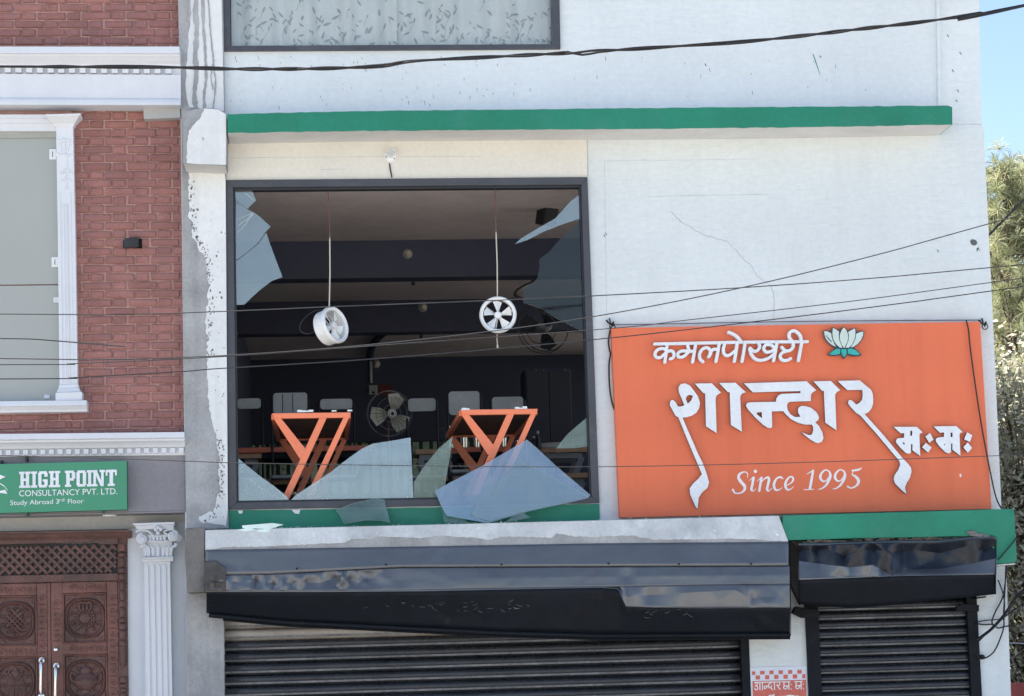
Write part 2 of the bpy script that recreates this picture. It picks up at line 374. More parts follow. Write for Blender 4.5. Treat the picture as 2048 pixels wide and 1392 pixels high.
# back wall with a low barred window
zt, zb = PZ(800, 872, 0).z, 0
zw1 = P(800, 882, YB).z; zw0 = P(800, 985, YB).z
xw0, xw1 = P(452, 900, YB).x, P(985, 900, YB).x
bw = MB(); bw.box(XL, XR-.2, YB, YB+.2, zw1, ZR-.16); bw.box(XL, XR-.2, YB, YB+.2, 0, zw0); bw.box(XL, xw0, YB, YB+.2, zw0, zw1); bw.box(xw1, XR-.2, YB, YB+.2, zw0, zw1)
put('back_wall', bw, M['backw'], shop)
bwin = sub('back_window', shop, (0, YB, zw0))
n = 26
for i in range(n+1):
    x = lerp(xw0, xw1, i/n); put('window_bar', MB().box(x-.025, x+.025, YB+.05, YB+.09, zw0, zw1), M['black'], bwin)
put('window_pane', MB().box(xw0, xw1, YB+.11, YB+.116, zw0, zw1), glass('dimmed_pane', (.16, .18, .14), .0, .1, .05), bwin)  # pane tinted dark to hold back the brightness outside

# left pillar, its paint, corbel
plY = -.05
put('pillar', MB().px([(357.5, -135), (449, -138), (446, -2), (450, 240), (451.5, 362), (456, 1018), (457, 1056), (373, 1060), (366.5, 700), (362.5, 220), (356, 0)], plY, .049), M['cement'], shop)
upL = jag([(374, -130), (377, 0), (380, 43), (377, 80), (375, 100), (373, 127), (371.5, 160), (373, 187), (378, 214)], 1.6, 7)
put('paint_layer', MB().px(upL+[(448, 222), (443, -2), (446, -132)], plY-.005, .004), M['paint'], shop)
mdL = jag([(378, 345), (377.5, 390), (377.5, 436), (387, 446), (384, 475), (393, 484), (399, 503), (410, 513), (415, 547), (417, 580), (413, 620), (410, 644), (415, 677), (413, 714), (416, 764), (417, 797), (422, 837), (430, 864), (435, 891), (439.5, 914), (437, 945), (441, 978), (433, 1001), (427, 1024), (415, 1025), (398, 1033), (402, 1044), (430, 1049), (452, 1052)], 2.2, 5)
put('paint_layer', MB().px(mdL+[(455.5, 1018), (451, 362), (449.5, 345)], plY-.005, .004), M['paint'], shop)
for (pts, wd) in [([(396, -60), (391, 20), (394, 60), (391, 110), (393, 150), (389, 190), (391, 216)], 10), ([(404, -60), (406, 30), (409, 80), (411, 120), (412, 160), (408, 190), (409, 218)], 6), ([(414, -40), (419, 40), (424, 90), (427, 130), (431, 160), (428, 200), (425, 219)], 3), ([(428, 120), (422, 150), (426, 178)], 2.5), ([(376, -60), (379, 20), (377, 40)], 5)]:
    q = smooth(pts, 6); put('cement_drip', MB().pen([(x+random.uniform(-.7, .7), y, wd*random.uniform(.6, 1.25)) for x, y in q], plY-.011, .005), M['cement'], shop)
cb = MB(); cb.px([(365, 222), (410, 215), (436, 217), (453, 227), (453, 331), (430, 330), (366, 327)], -.34, .285)
put('corbel', cb, M['cement'], shop, bevel=.006)
put('paint_layer', MB().px([(408, 217), (436, 219), (452, 228.5), (452, 329.5), (400, 328.5), (373, 326)]+jag([(373, 326), (374, 290), (378, 262), (390, 247), (402, 233), (408, 217)], 1.3, 5)[1:-1], -.345, .004), M['paint'], shop)
put('paint_layer', MB().slab([P(368, 327.6, -.338)+Vector((0, 0, -.003)), P(451, 331.6, -.338)+Vector((0, 0, -.003)), P(451, 331.6, -.338)+Vector((0, .28, -.003)), P(368, 327.6, -.338)+Vector((0, .28, -.003))], (0, 0, .002)), M['soffit'], shop)
# lower pillar and block beside the shutter hood
put('pillar_foot', MB().px([(374, 1061), (446.5, 1060), (447.5, 1224), (452, 1950), (383, 1960), (375, 1392), (372, 1200)], -.06, .059), M['cement'], shop)
blk = MB().px([(371, 1056), (410, 1054), (409, 1100), (411, 1150), (410, 1184), (386, 1185), (374, 1186), (370, 1120)], -.42, .355)
put('hood_block', blk, M['cement_d'], shop, bevel=.008)

# joints, cracks and small marks on the plaster
def ribbon(mb, pts, wd, Y, th=.0012):
    mb.pen([(x, y, wd*random.uniform(.6, 1.3)) for x, y in pts], Y, th, dy=0)
cr = MB()
ribbon(cr, jag([(1342, 423), (1365, 446), (1407, 469), (1453, 482), (1476, 506), (1503, 533), (1513, 552), (1536, 566), (1547, 584), (1548, 640)], 1.6, 5), 1.5, -.0016)
ribbon(cr, jag([(1297, 393), (1400, 391), (1535, 388)], .6, 14), .8, -.0016)
ribbon(cr, jag([(1209, 322), (1350, 320), (1520, 318)], .5, 20), .4, -.0016)
ribbon(cr, jag([(1209, 322), (1211, 450), (1214, 640)], .5, 20), .45, -.0016)
ribbon(cr, jag([(1903.5, 248), (1935, 248.5), (1963, 249)], .4, 8), 1.2, -.0016)
ribbon(cr, jag([(1174.3, 281), (1175.5, 320), (1176, 353)], .3, 8), 1.6, -.0046)
ribbon(cr, jag([(460, 316), (700, 314), (960, 313)], .7, 30), .7, -.0056)
ribbon(cr, jag([(640, 339), (690, 338)], .6, 10), .9, -.0056)
put('plaster_crack', cr, mat('crack_shadow_grey', (.5, .52, .53), .9, .1), shop, kind='stuff')
mk = MB()
for i in range(80):
    x = random.uniform(455, 1000) if random.random() < .75 else random.uniform(1000, 1800); y = random.uniform(108, 215); L = random.choice([2, 3, 3, 4, 5, 8])
    mk.pen([(x, y, random.uniform(.6, 1.3)), (x+random.uniform(0, .28)*L, y+L, .5)], -.0012, .001, cap=False)
for (x, y) in [(1640, 112), (1208, 470), (1211, 466), (1875, 500), (1895, 70), (1920, 105), (1905, 140), (1915, 180), (1912, 200), (1410, 128)]:
    mk.pen([(x, y, 2.2), (x+2.5, y+4, 1.2)], -.0012, .001)
mk.px([(1940, 482), (1944, 478), (1952, 480), (1955, 486), (1952, 490), (1946, 491), (1942, 488)], -.0014, .001)
mk.px([(1953, 497), (1957, 494), (1960, 503), (1957, 498), (1954, 504)], -.0014, .001)
put('plaster_marks', mk, mat('old_dark_marks', (.13, .14, .15), .9, .2), shop, kind='stuff')
gs = MB(); gs.pen([(1626, 108, 1.6), (1631, 122, 2), (1640, 149, .8)], -.0014, .001, cap=False); put('green_paint_drip', gs, M['green'], shop)
pk = MB()
for (x, y, s) in [(387, 421, 3), (395, 419, 2.6), (433, 512, 2), (443, 595, 2.5), (440, 585, 2), (425, 700, 2)]:
    pk.px([(x+s*random.uniform(.6, 1.2)*math.cos(a), y+s*1.4*random.uniform(.6, 1.2)*math.sin(a)) for a in [k*.9 for k in range(7)]], plY-.0062, .001)
for i in range(40):
    y = random.uniform(440, 1040); x = random.uniform(424 if y > 700 else 412, 450); s = random.uniform(.5, 1.3)
    pk.px([(x+s*math.cos(a), y+s*1.5*math.sin(a)) for a in (0, 1.3, 2.5, 3.8, 5.2)], plY-.0062, .001)
for i in range(260):
    y = random.choice([random.uniform(360, 520), random.uniform(470, 720), random.uniform(880, 1045)]); xb = interp([(345, 378), (436, 378), (484, 393), (513, 410), (580, 417), (714, 413), (837, 422), (914, 440), (978, 441), (1025, 427), (1045, 402)], y)
    x = xb+abs(random.gauss(0, 6))+1; s = random.uniform(.4, 1.9)
    if x < 449: pk.px([(x+s*random.uniform(.2, 1.6)*math.cos(a), y+s*random.uniform(.3, 2.0)*math.sin(a)) for a in (0, .9, 1.8, 2.7, 3.6, 4.5, 5.4)], plY-.0062, .001)
put('paint_chips', pk, M['cement_d'], shop, kind='stuff')
cdp = MB(); cdp.px([(1871, -140), (1879, -140), (1882, 213), (1877, 213)], -.03, .03)
put('wall_conduit', cdp, M['wall'], shop, bevel=.004)

# green sun shade band
def band(Yf, poly, depth):
    a = [P(x, y, Yf) for x, y in poly]; return a, depth
sl = [(455, 228), (700, 222.5), (1000, 219), (1300, 216), (1600, 213.5), (1896, 211), (1903, 214), (1903.5, 249), (1600, 254.5), (1300, 257.5), (1000, 259.5), (700, 262), (455, 266)]
put('sunshade', MB().px(sl, -.38, .379), M['soffit'], shop)
slj = jag(sl[:6], .7, 14)+sl[6:8]+jag(sl[7:], .7, 14)[1:]
put('sunshade_face', MB().px(slj, -.385, .004), M['green'], shop)
e0 = [P(1903.2, 214, -.38), P(1903.7, 249, -.38)]
put('sunshade_end', MB().hexa([e0[0]+Vector((.001, 0, 0)), e0[0]+Vector((.004, 0, 0)), e0[1]+Vector((.004, 0, 0)), e0[1]+Vector((.001, 0, 0)), e0[0]+Vector((.001, .37, 0)), e0[0]+Vector((.004, .37, 0)), e0[1]+Vector((.004, .37, 0)), e0[1]+Vector((.001, .37, 0))]), M['green'], shop)
# green sill under the window and green slab on the right
put('window_sill', MB().px(jag([(457, 1021), (700, 1018), (1199, 1008)], .5, 20)+[(1200, 1060), (457, 1064)], -.012, .011), M['green'], shop)
sp = MB(); sp.px([(476, 1021), (486, 1021), (484, 1027), (478, 1027)], -.014, .002); sp.px([(583, 1020), (601, 1019), (598, 1028), (590, 1027)], -.014, .002); put('bare_plaster_patch', sp, M['print'], shop)
put('green_slab', MB().px([(1566, 1031), (2020, 1017.5), (2027, 1018.5), (2029, 1024), (2034, 1120), (2031, 1125), (1988, 1128), (1984, 1072), (1900, 1073), (1700, 1077), (1560, 1081)], -.40, .399), M['green'], shop, bevel=.006)
put('slab_underside', MB().px([(1986, 1130), (2031, 1126.5), (2030, 1129), (1990, 1131)], -.39, .38), M['soffit'], shop)

# shop window frame (steel channel with a dark gasket)
swin = sub('shop_window', shop, P(820, 1018, -.02))
fo = [(452, 360), (1175, 354), (1199, 1006), (457, 1019)]; fi = [(466, 374.5), (1162.5, 369), (1183, 992.5), (473.5, 1005)]; fg = [(470, 381), (1158.5, 375), (1179, 989.5), (477, 1001.5)]
names = ['frame_head', 'frame_jamb', 'frame_sill', 'frame_jamb']
for i in range(4):
    j = (i+1) % 4; put(names[i], MB().px([fo[i], fo[j], fi[j], fi[i]], -.03, .07), M['frame'], swin, bevel=.003)
    put('gasket', MB().px([fi[i], fi[j], fg[j], fg[i]], .0, .075), M['frame_in'], swin)
# fragments of pane left in the frame
def pane(poly, Y=.03, th=.006, mt='film', parent=None, name='pane_fragment', **k):
    return put(name, MB().px(poly, Y, th, side=1), [M[mt], M['edge']], parent, **k)
pane([(469, 381), (501, 378.5), (506, 386), (512, 401), (498, 414), (497, 419), (488, 413), (472, 402)], parent=swin)
pane([(472, 403.5), (488, 414), (497, 420), (508, 425), (518, 432), (541, 453), (532, 463), (516, 486), (489, 509), (469.5, 522)], .031, parent=swin)
pane([(470, 523.5), (489.5, 510), (517, 487), (532.5, 465), (541, 490), (552, 520), (565, 554), (543, 562), (520, 580), (501, 597), (489, 609), (471, 610)], .032, parent=swin)
pane([(471, 612), (473, 640), (475, 672), (469.5, 674), (468, 655), (470, 640)], .05, mt='dim', parent=swin)
pane([(1161.5, 387), (1160, 437), (1130, 447), (1090, 462), (1055, 480), (1030, 488), (1042, 477), (1075, 457), (1110, 437), (1125, 421), (1140, 404)], .03, parent=swin)
pane([(1160.5, 440), (1145, 455), (1120, 478), (1097, 505), (1078.5, 519), (1080, 535), (1075, 556), (1066, 568), (1048, 575), (1046.5, 605), (1056, 608), (1085, 618), (1110, 635), (1140, 650), (1168, 664)], .031, mt='dim', parent=swin)
pane([(1112, 897), (1135, 868), (1176, 833), (1178, 893), (1150, 896)], .032, mt='pale', parent=swin)
pane([(477, 917), (490, 928), (520, 952), (548, 972), (574, 993), (578, 1001), (476, 1003)], .03, mt='film2', parent=swin)
pane([(581, 1001), (592, 990), (613, 976), (660, 945), (700, 914), (726, 896), (745, 887.5), (780, 882), (821, 875), (824, 930), (827, 998)], .031, mt='film2', parent=swin)
pane([(827.5, 964), (850, 930), (878, 896), (905.5, 873), (900, 915), (893, 950), (889, 984), (884, 999), (828, 1000)], .05, mt='pale', parent=swin)
gc = MB()
for pts in ([(472, 440), (490, 432), (506, 426)], [(474, 466), (490, 450), (506, 427)], [(476, 452), (492, 440), (505, 428)], [(489, 385), (500, 394), (508, 402)], [(545, 972), (560, 985), (574, 997)], [(590, 985), (600, 994), (606, 1000)], [(640, 962), (632, 975), (628, 990)], [(478, 940), (486, 932), (492, 930)], [(500, 960), (520, 975), (545, 990), (570, 1000)], [(600, 988), (625, 972), (640, 962)]):
    gc.tube([P(x, y, .028) for x, y in jag(pts, .8, 4)], .0016, 4)
for i in range(60):
    x, y = random.choice([(random.gauss(520, 16), random.gauss(975, 10)), (random.gauss(612, 12), random.gauss(988, 7))]); gc.ball(P(x, y, .027), random.uniform(.001, .004), 4)
put('glass_crack', gc, M['crumb'], swin, kind='stuff')
# upper window: frame, pane, curtains
uw = sub('upper_window', shop, P(780, 98))
uo = [(444, -114), (1117, -118), (1121, 97.5), (446, 102)]; ui = [(458, -100), (1102, -104), (1105, 88), (460.5, 91.5)]
for i in range(4):
    j = (i+1) % 4; put(['frame_head', 'frame_jamb', 'frame_sill', 'frame_jamb'][i], MB().px([uo[i], uo[j], ui[j], ui[i]], -.03, .09), M['frame'], uw, bevel=.003)
put('window_pane', MB().px([ui[0], ui[1], ui[2], ui[3]], .04, .006), M['clear'], uw)
def curtain(x0, x1, Yc, ph):
    a, b = P(x0, 0, Yc).x, P(x1, 0, Yc).x; z1, z0 = P(780, -98, Yc).z, P(780, 100, Yc).z; nx, nz = int(abs(b-a)*70), 2; mb = MB(); vs_ = []; fs = []
    def fold(x): return .030*math.sin(x*15+ph+1.3*math.sin(x*3))+.014*math.sin(x*41+ph*2)+.010*math.sin(x*6.3)
    for k in range(nz+1):
        for i in range(nx+1):
            x = lerp(a, b, i/nx); vs_.append((x, Yc+fold(x), lerp(z0, z1, k/nz)))
    for k in range(nz):
        for i in range(nx): o = k*(nx+1)+i; fs.append((o, o+1, o+nx+2, o+nx+1))
    mb.add(vs_, fs); c = put('curtain', mb, M['curtain'], uw, smooth_=60, recalc=False)
    lm = MB()
    for i in range(int(abs(b-a)*75)):
        x = random.uniform(a+.03, b-.03); z = z0+.02+abs(random.gauss(0, .22)); L = random.uniform(.035, .075); an = random.choice([-.7, .5, 1.0, 2.2, 1.5])+random.uniform(-.4, .4); wd = L*.17
        pts = []
        for (u, v) in [(0, 0), (.3, .8), (.65, .8), (1, 0), (.65, -.7), (.3, -.7)]:
            X = x+L*u*math.cos(an)-wd*v*math.sin(an); Z = z+L*u*math.sin(an)+wd*v*math.cos(an); pts.append((X, Yc+fold(X)-.004, Z))
        lm.add(pts, [tuple(range(6))])
        if i % 3 == 0:
            q = [(x+t*.012*math.cos(an*2), Yc+fold(x)-.005, z-t*.02) for t in (0, 1, 2, 3)]; lm.tube(q, .002, 3)
    put('leaf_print', lm, M['leafp'], uw, kind='stuff', recalc=False)
curtain(462, 792, .13, .4); curtain(786, 1103, .155, 2.1)
sheet_box('room_back', M['beam'], P(440, 0, 1.2).x, P(1125, 0, 1.2).x, 1.2, 1.25, ZC+.2, ZR-.2, parent=shop)

# concrete coping above the left shutter hood, old paint on it
put('hood_coping', MB().px([(410, 1060), (900, 1048), (1558, 1031), (1577, 1085), (1200, 1089), (800, 1096), (410, 1102)], -.42, .405), M['cement'], shop, bevel=.004)
cjag = jag([(1576, 1082), (1568, 1083), (1515, 1079), (1457, 1077), (1399, 1079), (1303, 1079), (1270, 1071), (1200, 1073), (1196, 1075), (1148, 1073), (1112, 1067), (1104, 1075), (1002, 1073), (982, 1080), (946, 1075), (909, 1074), (881, 1071), (844, 1076), (808, 1075), (770, 1073), (751, 1073), (745, 1079), (702, 1078), (690, 1085), (597, 1090), (532, 1093), (451, 1094), (411, 1100)], 1.0, 6)
put('coping_paint', MB().px([(411, 1060.5), (900, 1048.7), (1557, 1031.7)]+cjag, -.425, .004), M['coping'], shop)

# left shutter hood: bent and dented sheet metal
def folds(x, y, F, seed):
    s = 0
    for (cx, cy, rx, ry, amp, sc_, n) in F:
        g = max(0, 1-max(abs(x-cx)/rx, abs(y-cy)/ry)**3)
        if g <= 0: continue
        rnd = random.Random(seed+int(cx)); t = 0
        for i in range(n):
            px_, py_ = cx+rnd.uniform(-rx, rx), cy+rnd.uniform(-ry, ry); th = rnd.choice([rnd.uniform(-.5, .5), rnd.uniform(.6, 1.2), rnd.uniform(-1.2, -.6)]); v = abs((x-px_)*math.cos(th)+(y-py_)*math.sin(th))/sc_
            t += rnd.choice((-1, 1))*max(0, 1-v)
        s += amp*g*t
    return s
def metal(name, rows, x0, x1, nx, sub_, dents, mats, parent, noise_amp=.004, seed=0, F=()):
    """rows: list of (y table, depth table) in px / m; one sheet bent along the rows"""
    xa, xb = x0[0][1], x1[0][1]; vs_ = []; fs = []; ms = []; names = list(dict.fromkeys(mats)); K = 0
    for r in range(len(rows)-1):
        (ya, da), (yb, db) = rows[r], rows[r+1]
        for k in range(sub_+1):
            if r and not k: continue
            t = k/sub_
            for i in range(nx+1):
                x = lerp(xa, xb, i/nx); y = lerp(interp(ya, x), interp(yb, x), t); Y = lerp(interp(da, x), interp(db, x), t)
                Y += noise_amp*(NZ.noise((x/70+seed, y/40, 1.3))+.5*NZ.noise((x/22, y/14+seed, 2.1)))
                for (cx, cy, rx, ry, amp, fr) in dents:
                    g = math.exp(-((x-cx)/rx)**2-((y-cy)/ry)**2)
                    if g > .02: Y += amp*g*((1-2*abs(NZ.noise((x/fr+seed, y/(fr*.8), cx))))-.3)
                vs_.append(P(x, y, Y+folds(x, y, F, seed)))
            if K:
                for i in range(nx): o = (K-1)*(nx+1)+i; fs.append((o, o+1, o+nx+2, o+nx+1)); ms.append(names.index(mats[r]))
            K += 1
    mb = MB(); mb.add(vs_, fs); mb.m = ms
    o = put(name, mb, [M[n_] for n_ in names], parent, smooth_=14, recalc=False)
    sm = o.modifiers.new('thick', 'SOLIDIFY'); sm.thickness = .003; return o
hood = sub('shutter_hood', shop, P(1000, 1270, -.45))
r0 = ([(410, 1100), (800, 1094), (1200, 1087), (1578, 1084)], [(0, -.425)])
r1 = ([(410, 1150), (540, 1148), (800, 1134), (1200, 1132.5), (1578, 1131)], [(410, -.455), (1578, -.47)])
r1b = ([(410, 1150.5), (540, 1148.5), (800, 1134.8), (1200, 1133.2), (1578, 1131.8)], [(410, -.445), (1578, -.46)])
r2 = ([(410, 1182), (640, 1182), (800, 1180), (1200, 1173), (1578, 1168)], [(410, -.455), (700, -.48), (1578, -.485)])
r3 = ([(410, 1184), (640, 1184), (850, 1182.5), (1200, 1175.5), (1236, 1178), (1252, 1214), (1400, 1217), (1578, 1216)], [(410, -.455), (700, -.48), (1578, -.495)])
r4 = ([(416, 1226), (575, 1241), (800, 1252), (1000, 1262), (1200, 1268), (1578, 1266)], [(410, -.31), (1200, -.36), (1578, -.39)])
rm = ([(410, 1164), (450, 1160), (480, 1166), (505, 1158), (530, 1165), (560, 1168), (600, 1164), (640, 1166), (670, 1156), (690, 1154), (720, 1160), (760, 1155), (800, 1160), (1000, 1155), (1578, 1150)],
      [(410, -.45), (445, -.475), (470, -.43), (500, -.475), (512, -.425), (530, -.46), (548, -.42), (565, -.47), (585, -.425), (600, -.46), (615, -.43), (640, -.455), (672, -.42), (684, -.485), (700, -.425), (716, -.48), (735, -.435), (765, -.475), (800, -.46), (1000, -.475), (1230, -.475), (1255, -.458), (1275, -.478), (1578, -.48)])
rk = ([(410, 1183.2), (850, 1181.5), (1200, 1174.4), (1238, 1176), (1255, 1194), (1330, 1188), (1470, 1180), (1500, 1196), (1578, 1193)], [(410, -.455), (700, -.48), (1200, -.487), (1238, -.455), (1252, -.51), (1300, -.465), (1370, -.50), (1440, -.495), (1495, -.50), (1503, -.47), (1578, -.495)])
dl = [(700, 1164, 60, 14, .02, 30), (520, 1168, 70, 14, .02, 34), (1250, 1190, 50, 26, .012, 60), (1400, 1180, 80, 20, .01, 70), (1500, 1105, 40, 22, .010, 50), (460, 1140, 50, 14, .012, 40), (870, 1115, 60, 20, .006, 60), (1520, 1245, 40, 18, .03, 50), (1000, 1240, 200, 20, .010, 60)]
metal('hood_sheet', [r0, r1], [(0, 411)], [(0, 1577)], 160, 8, dl, ['blackm'], hood, .003, 1)
metal('hood_sheet', [r1b, rm, r2], [(0, 411)], [(0, 1579)], 520, 7, [], ['blackm', 'blackm'], hood, .003, 2, [(520, 1166, 75, 22, .011, 22, 9), (600, 1166, 60, 22, .010, 18, 8), (705, 1163, 65, 22, .013, 18, 10), (900, 1155, 200, 24, .005, 50, 7), (1330, 1150, 250, 24, .004, 60, 7)])
metal('hood_sheet', [r2, rk, r3], [(0, 411)], [(0, 1579)], 520, 6, [], ['blackm', 'blackm'], hood, .002, 2, [(1262, 1190, 40, 30, .010, 24, 5), (1440, 1194, 140, 28, .009, 60, 5), (1530, 1194, 50, 28, .008, 30, 4)])
metal('hood_sheet', [r3, r4], [(0, 413)], [(0, 1580)], 160, 8, dl, ['blackd'], hood, .006, 3)  # down-turned band of the same hood, its shade put into a darker black
put('hood_bottom_rail', MB().tube([P(x, interp(r4[0], x)+4, interp(r4[1], x)) for x in range(418, 1580, 29)]+[P(1580, 1270, -.39)], .018, 8), M['blackd'], hood, smooth_=50)
put('hood_bottom_rail', MB().tube([P(x, interp(r4[0], x)+10, interp(r4[1], x)+.03) for x in range(446, 1580, 30)]+[P(1580, 1276, -.36)], .012, 6), M['blackd'], hood, smooth_=50)
metal('scorched_plate', [([(410, 1122), (432, 1121), (452, 1136)], [(410, -.446), (452, -.462)]), ([(410, 1150), (452, 1150)], [(410, -.465), (452, -.470)]), ([(410, 1182.5), (452, 1182.5)], [(410, -.475), (452, -.482)])], [(0, 410)], [(0, 452)], 30, 6, [(430, 1165, 20, 14, .02, 12)], ['rust', 'rust'], hood, .004, 9)
rv = MB()
for (x, y) in [(594, 1137), (772, 1129), (1003, 1129), (1217, 1127), (1358, 1128), (1502, 1128)]: rv.ball(P(x, y, interp(r1[1], x)-.002), .008, 8)
put('rivet', rv, M['blackd'], hood)
sc_ = MB()
for i in range(40):
    x = random.gauss(905, 80) if i < 32 else random.uniform(1280, 1380); y = random.gauss(1212, 5) if i < 32 else random.gauss(1228, 3)
    Yq = lerp(interp(r3[1], x), interp(r4[1], x), max(0, min(1, (y-interp(r3[0], x))/(interp(r4[0], x)-interp(r3[0], x)))))-.014
    a = random.uniform(-.6, .6); L = random.uniform(3, 14); sc_.pen([(x, y, .5), (x+L*.5*math.cos(a), y+L*.5*math.sin(a)+1, random.uniform(.4, .9)), (x+L*math.cos(a), y+L*math.sin(a), .3)], Yq, .002, cap=False)
put('scratch_marks', sc_, mat('scratched_metal', (.11, .115, .11), .5, .3), hood, kind='stuff')
# cheek of the hood at its right end, and wall between
ck = MB(); ck.slab([P(1579, 1084, -.42), P(1580, 1132, -.46), P(1581, 1216, -.49), P(1581, 1272, -.38), P(1581, 1272, -.02)+Vector((0, 0, 0)), P(1579, 1084, -.02)], (.004, 0, 0)); put('hood_end', ck, M['blackd'], hood)

# right shutter hood
hr = sub('shutter_hood', shop, P(1795, 1200, -.45))
q0 = ([(1596, 1086), (1640, 1086), (1720, 1083), (1800, 1081), (1870, 1081), (1940, 1074), (1985, 1071), (1993, 1075)], [(0, -.405)])
q0b = ([(1596, 1090), (1640, 1090), (1720, 1087), (1800, 1085), (1870, 1085), (1940, 1078), (1985, 1075), (1993, 1079)], [(0, -.43)])
qm = ([(1598, 1100), (1655, 1098), (1690, 1112), (1740, 1096), (1785, 1106), (1830, 1100), (1880, 1106), (1940, 1090), (1960, 1100), (1993, 1094)],
      [(1598, -.42), (1622, -.455), (1634, -.405), (1668, -.475), (1690, -.42), (1722, -.47), (1750, -.405), (1775, -.475), (1800, -.405), (1838, -.45), (1870, -.415), (1925, -.43), (1945, -.48), (1968, -.41), (1993, -.44)])
qm = (qm[0], [(x, .04+y) for x, y in qm[1]])
qn = ([(1598, 1122), (1640, 1128), (1700, 1135), (1745, 1130), (1785, 1152), (1812, 1140), (1880, 1138), (1940, 1128), (1993, 1117)],
      [(1598, -.43), (1640, -.40), (1680, -.465), (1700, -.41), (1735, -.455), (1765, -.41), (1785, -.47), (1812, -.40), (1850, -.41), (1900, -.405), (1960, -.41), (1993, -.44)])
q1 = ([(1599, 1160), (1800, 1152), (1994, 1149)], [(0, -.465)])
q2 = ([(1597, 1208), (1700, 1216), (1800, 1209), (1990, 1188)], [(0, -.36)])
metal('hood_sheet', [q0, q0b], [(0, 1597)], [(0, 1993)], 80, 2, [], ['blackm'], hr, .003, 5)
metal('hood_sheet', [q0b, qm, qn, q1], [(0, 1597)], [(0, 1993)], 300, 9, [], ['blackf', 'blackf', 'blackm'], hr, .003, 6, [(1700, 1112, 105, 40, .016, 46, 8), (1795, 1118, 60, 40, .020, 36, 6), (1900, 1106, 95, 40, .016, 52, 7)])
metal('hood_sheet', [q1, q2], [(0, 1597)], [(0, 1992)], 80, 6, [], ['blackd'], hr, .004, 7)  # lower band, shade again painted in with the darker black
gap = MB().px([(1582, 1083), (1985, 1073), (1986, 1084), (1600, 1100)], -.36, .02); put('debris_gap', gap, mat('brown_debris', (.05, .035, .03), .9, .5, 12, .3, 60), hr)
dbm = MB()
for i in range(60):
    x = random.uniform(1600, 1980); y = interp(q0[0], x)-random.uniform(0, 7); a = random.uniform(-.5, .5); L = random.uniform(4, 22)
    dbm.tube([P(x, y, -.385), P(x+L*math.cos(a), y+L*.3*math.sin(a), -.38)], random.uniform(.004, .011), 4)
put('torn_lining', dbm, mat('torn_lining_grey', (.15, .12, .10), .9, .6, 15), hr, kind='stuff')
wd_ = MB()
for (x, y) in [(1943, 1062), (1950, 1066), (1962, 1068), (1970, 1070)]: wd_.ball(P(x, y+3, -.41), .03, 6, (1.5, .5, .6))
put('crumpled_plastic', wd_, M['cement_d'], hr, smooth_=60)
ck = MB(); ck.slab([P(1597, 1088, -.40), P(1598, 1160, -.49), P(1598, 1207, -.36), P(1598, 1207, -.01), P(1597, 1088, -.01)], (.003, 0, 0)); put('hood_end', ck, M['blackd'], hr)
ck = MB(); ck.slab([P(1992, 1078, -.40), P(1992, 1149, -.49), P(1989, 1188, -.36), P(1989, 1188, -.01), P(1992, 1078, -.01)], (-.003, 0, 0)); put('hood_end', ck, M['blackd'], hr)
put('hood_backing', MB().px([(1581, 1084), (1602, 1084), (1602, 1210), (1583, 1170)], -.10, .09), M['cement_d'], hr)

# roller shutters: every slat a piece
def shutter(xl, xr, ytop, pitch_px, nsl, Y, rail, label=None, first=None):
    sh = sub('roller_shutter', shop, P((xl+xr)/2, 1392, Y))
    X0, X1 = P(xl, 1300, Y).x, P(xr, 1300, Y).x; z0 = P((xl+xr)/2, ytop, Y).z; pz = P(1024, 1300, Y).z-P(1024, 1300+pitch_px, Y).z
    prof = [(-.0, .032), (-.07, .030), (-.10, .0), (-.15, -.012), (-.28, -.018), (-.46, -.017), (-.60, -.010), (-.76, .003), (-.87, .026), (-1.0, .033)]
    mb = MB(); N = 14
    for (h, d) in prof:
        for i in range(N+1): mb.v.append(Vector((lerp(X0, X1, i/N), Y+d+.001*NZ.noise((i*1.7, h*3, nsl)), z0+h*pz)))
    for k in range(len(prof)-1):
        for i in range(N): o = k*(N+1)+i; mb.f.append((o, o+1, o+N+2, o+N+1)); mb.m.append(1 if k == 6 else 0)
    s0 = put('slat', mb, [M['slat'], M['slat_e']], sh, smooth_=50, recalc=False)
    s0.modifiers.new('thick', 'SOLIDIFY').thickness = .002
    for i in range(1, nsl):
        c = s0.copy(); COL.objects.link(c); c.parent = sh; c.location = s0.location+Vector((random.uniform(-.0015, .0015), random.uniform(-.002, .002), -i*pz)); c.rotation_euler = (random.uniform(-.05, .05), random.uniform(-.0006, .0006), 0)
        if first and i < 2:
            c.data = c.data.copy(); c.data.materials[0] = M['slat_w']
    if first: s0.data = s0.data.copy(); s0.data.materials[0] = M['slat_w']
    zb_ = z0-nsl*pz
    for (x0, x1) in rail:
        a, b = P(x0, 1300, Y).x, P(x1, 1300, Y).x; put('guide_rail', MB().box(a, b, Y-.06, Y+.03, max(.13, zb_), z0+.12), M['blackd'], sh, bevel=.004)
    return sh
shutter(446, 1484, 1223, 22.9, 32, .05, [(1479, 1496)], first=True)
s2 = shutter(1622, 1948, 1204, 18.2, 41, .03, [(1611, 1637), (1934, 1955)])
put('rail_bracket', MB().px([(1593, 1213), (1640, 1222), (1640, 1234), (1606, 1236), (1586, 1226)], -.12, .08), M['blackd'], s2)
put('rail_bracket', MB().px([(1914, 1214), (1925, 1208), (1958, 1210), (1958, 1223), (1912, 1222)], -.10, .06), M['blackd'], s2)
put('rail_bracket', MB().px([(1952, 1195), (1972, 1192), (1972, 1195), (1952, 1198)], -.12, .08), M['blackd'], s2)
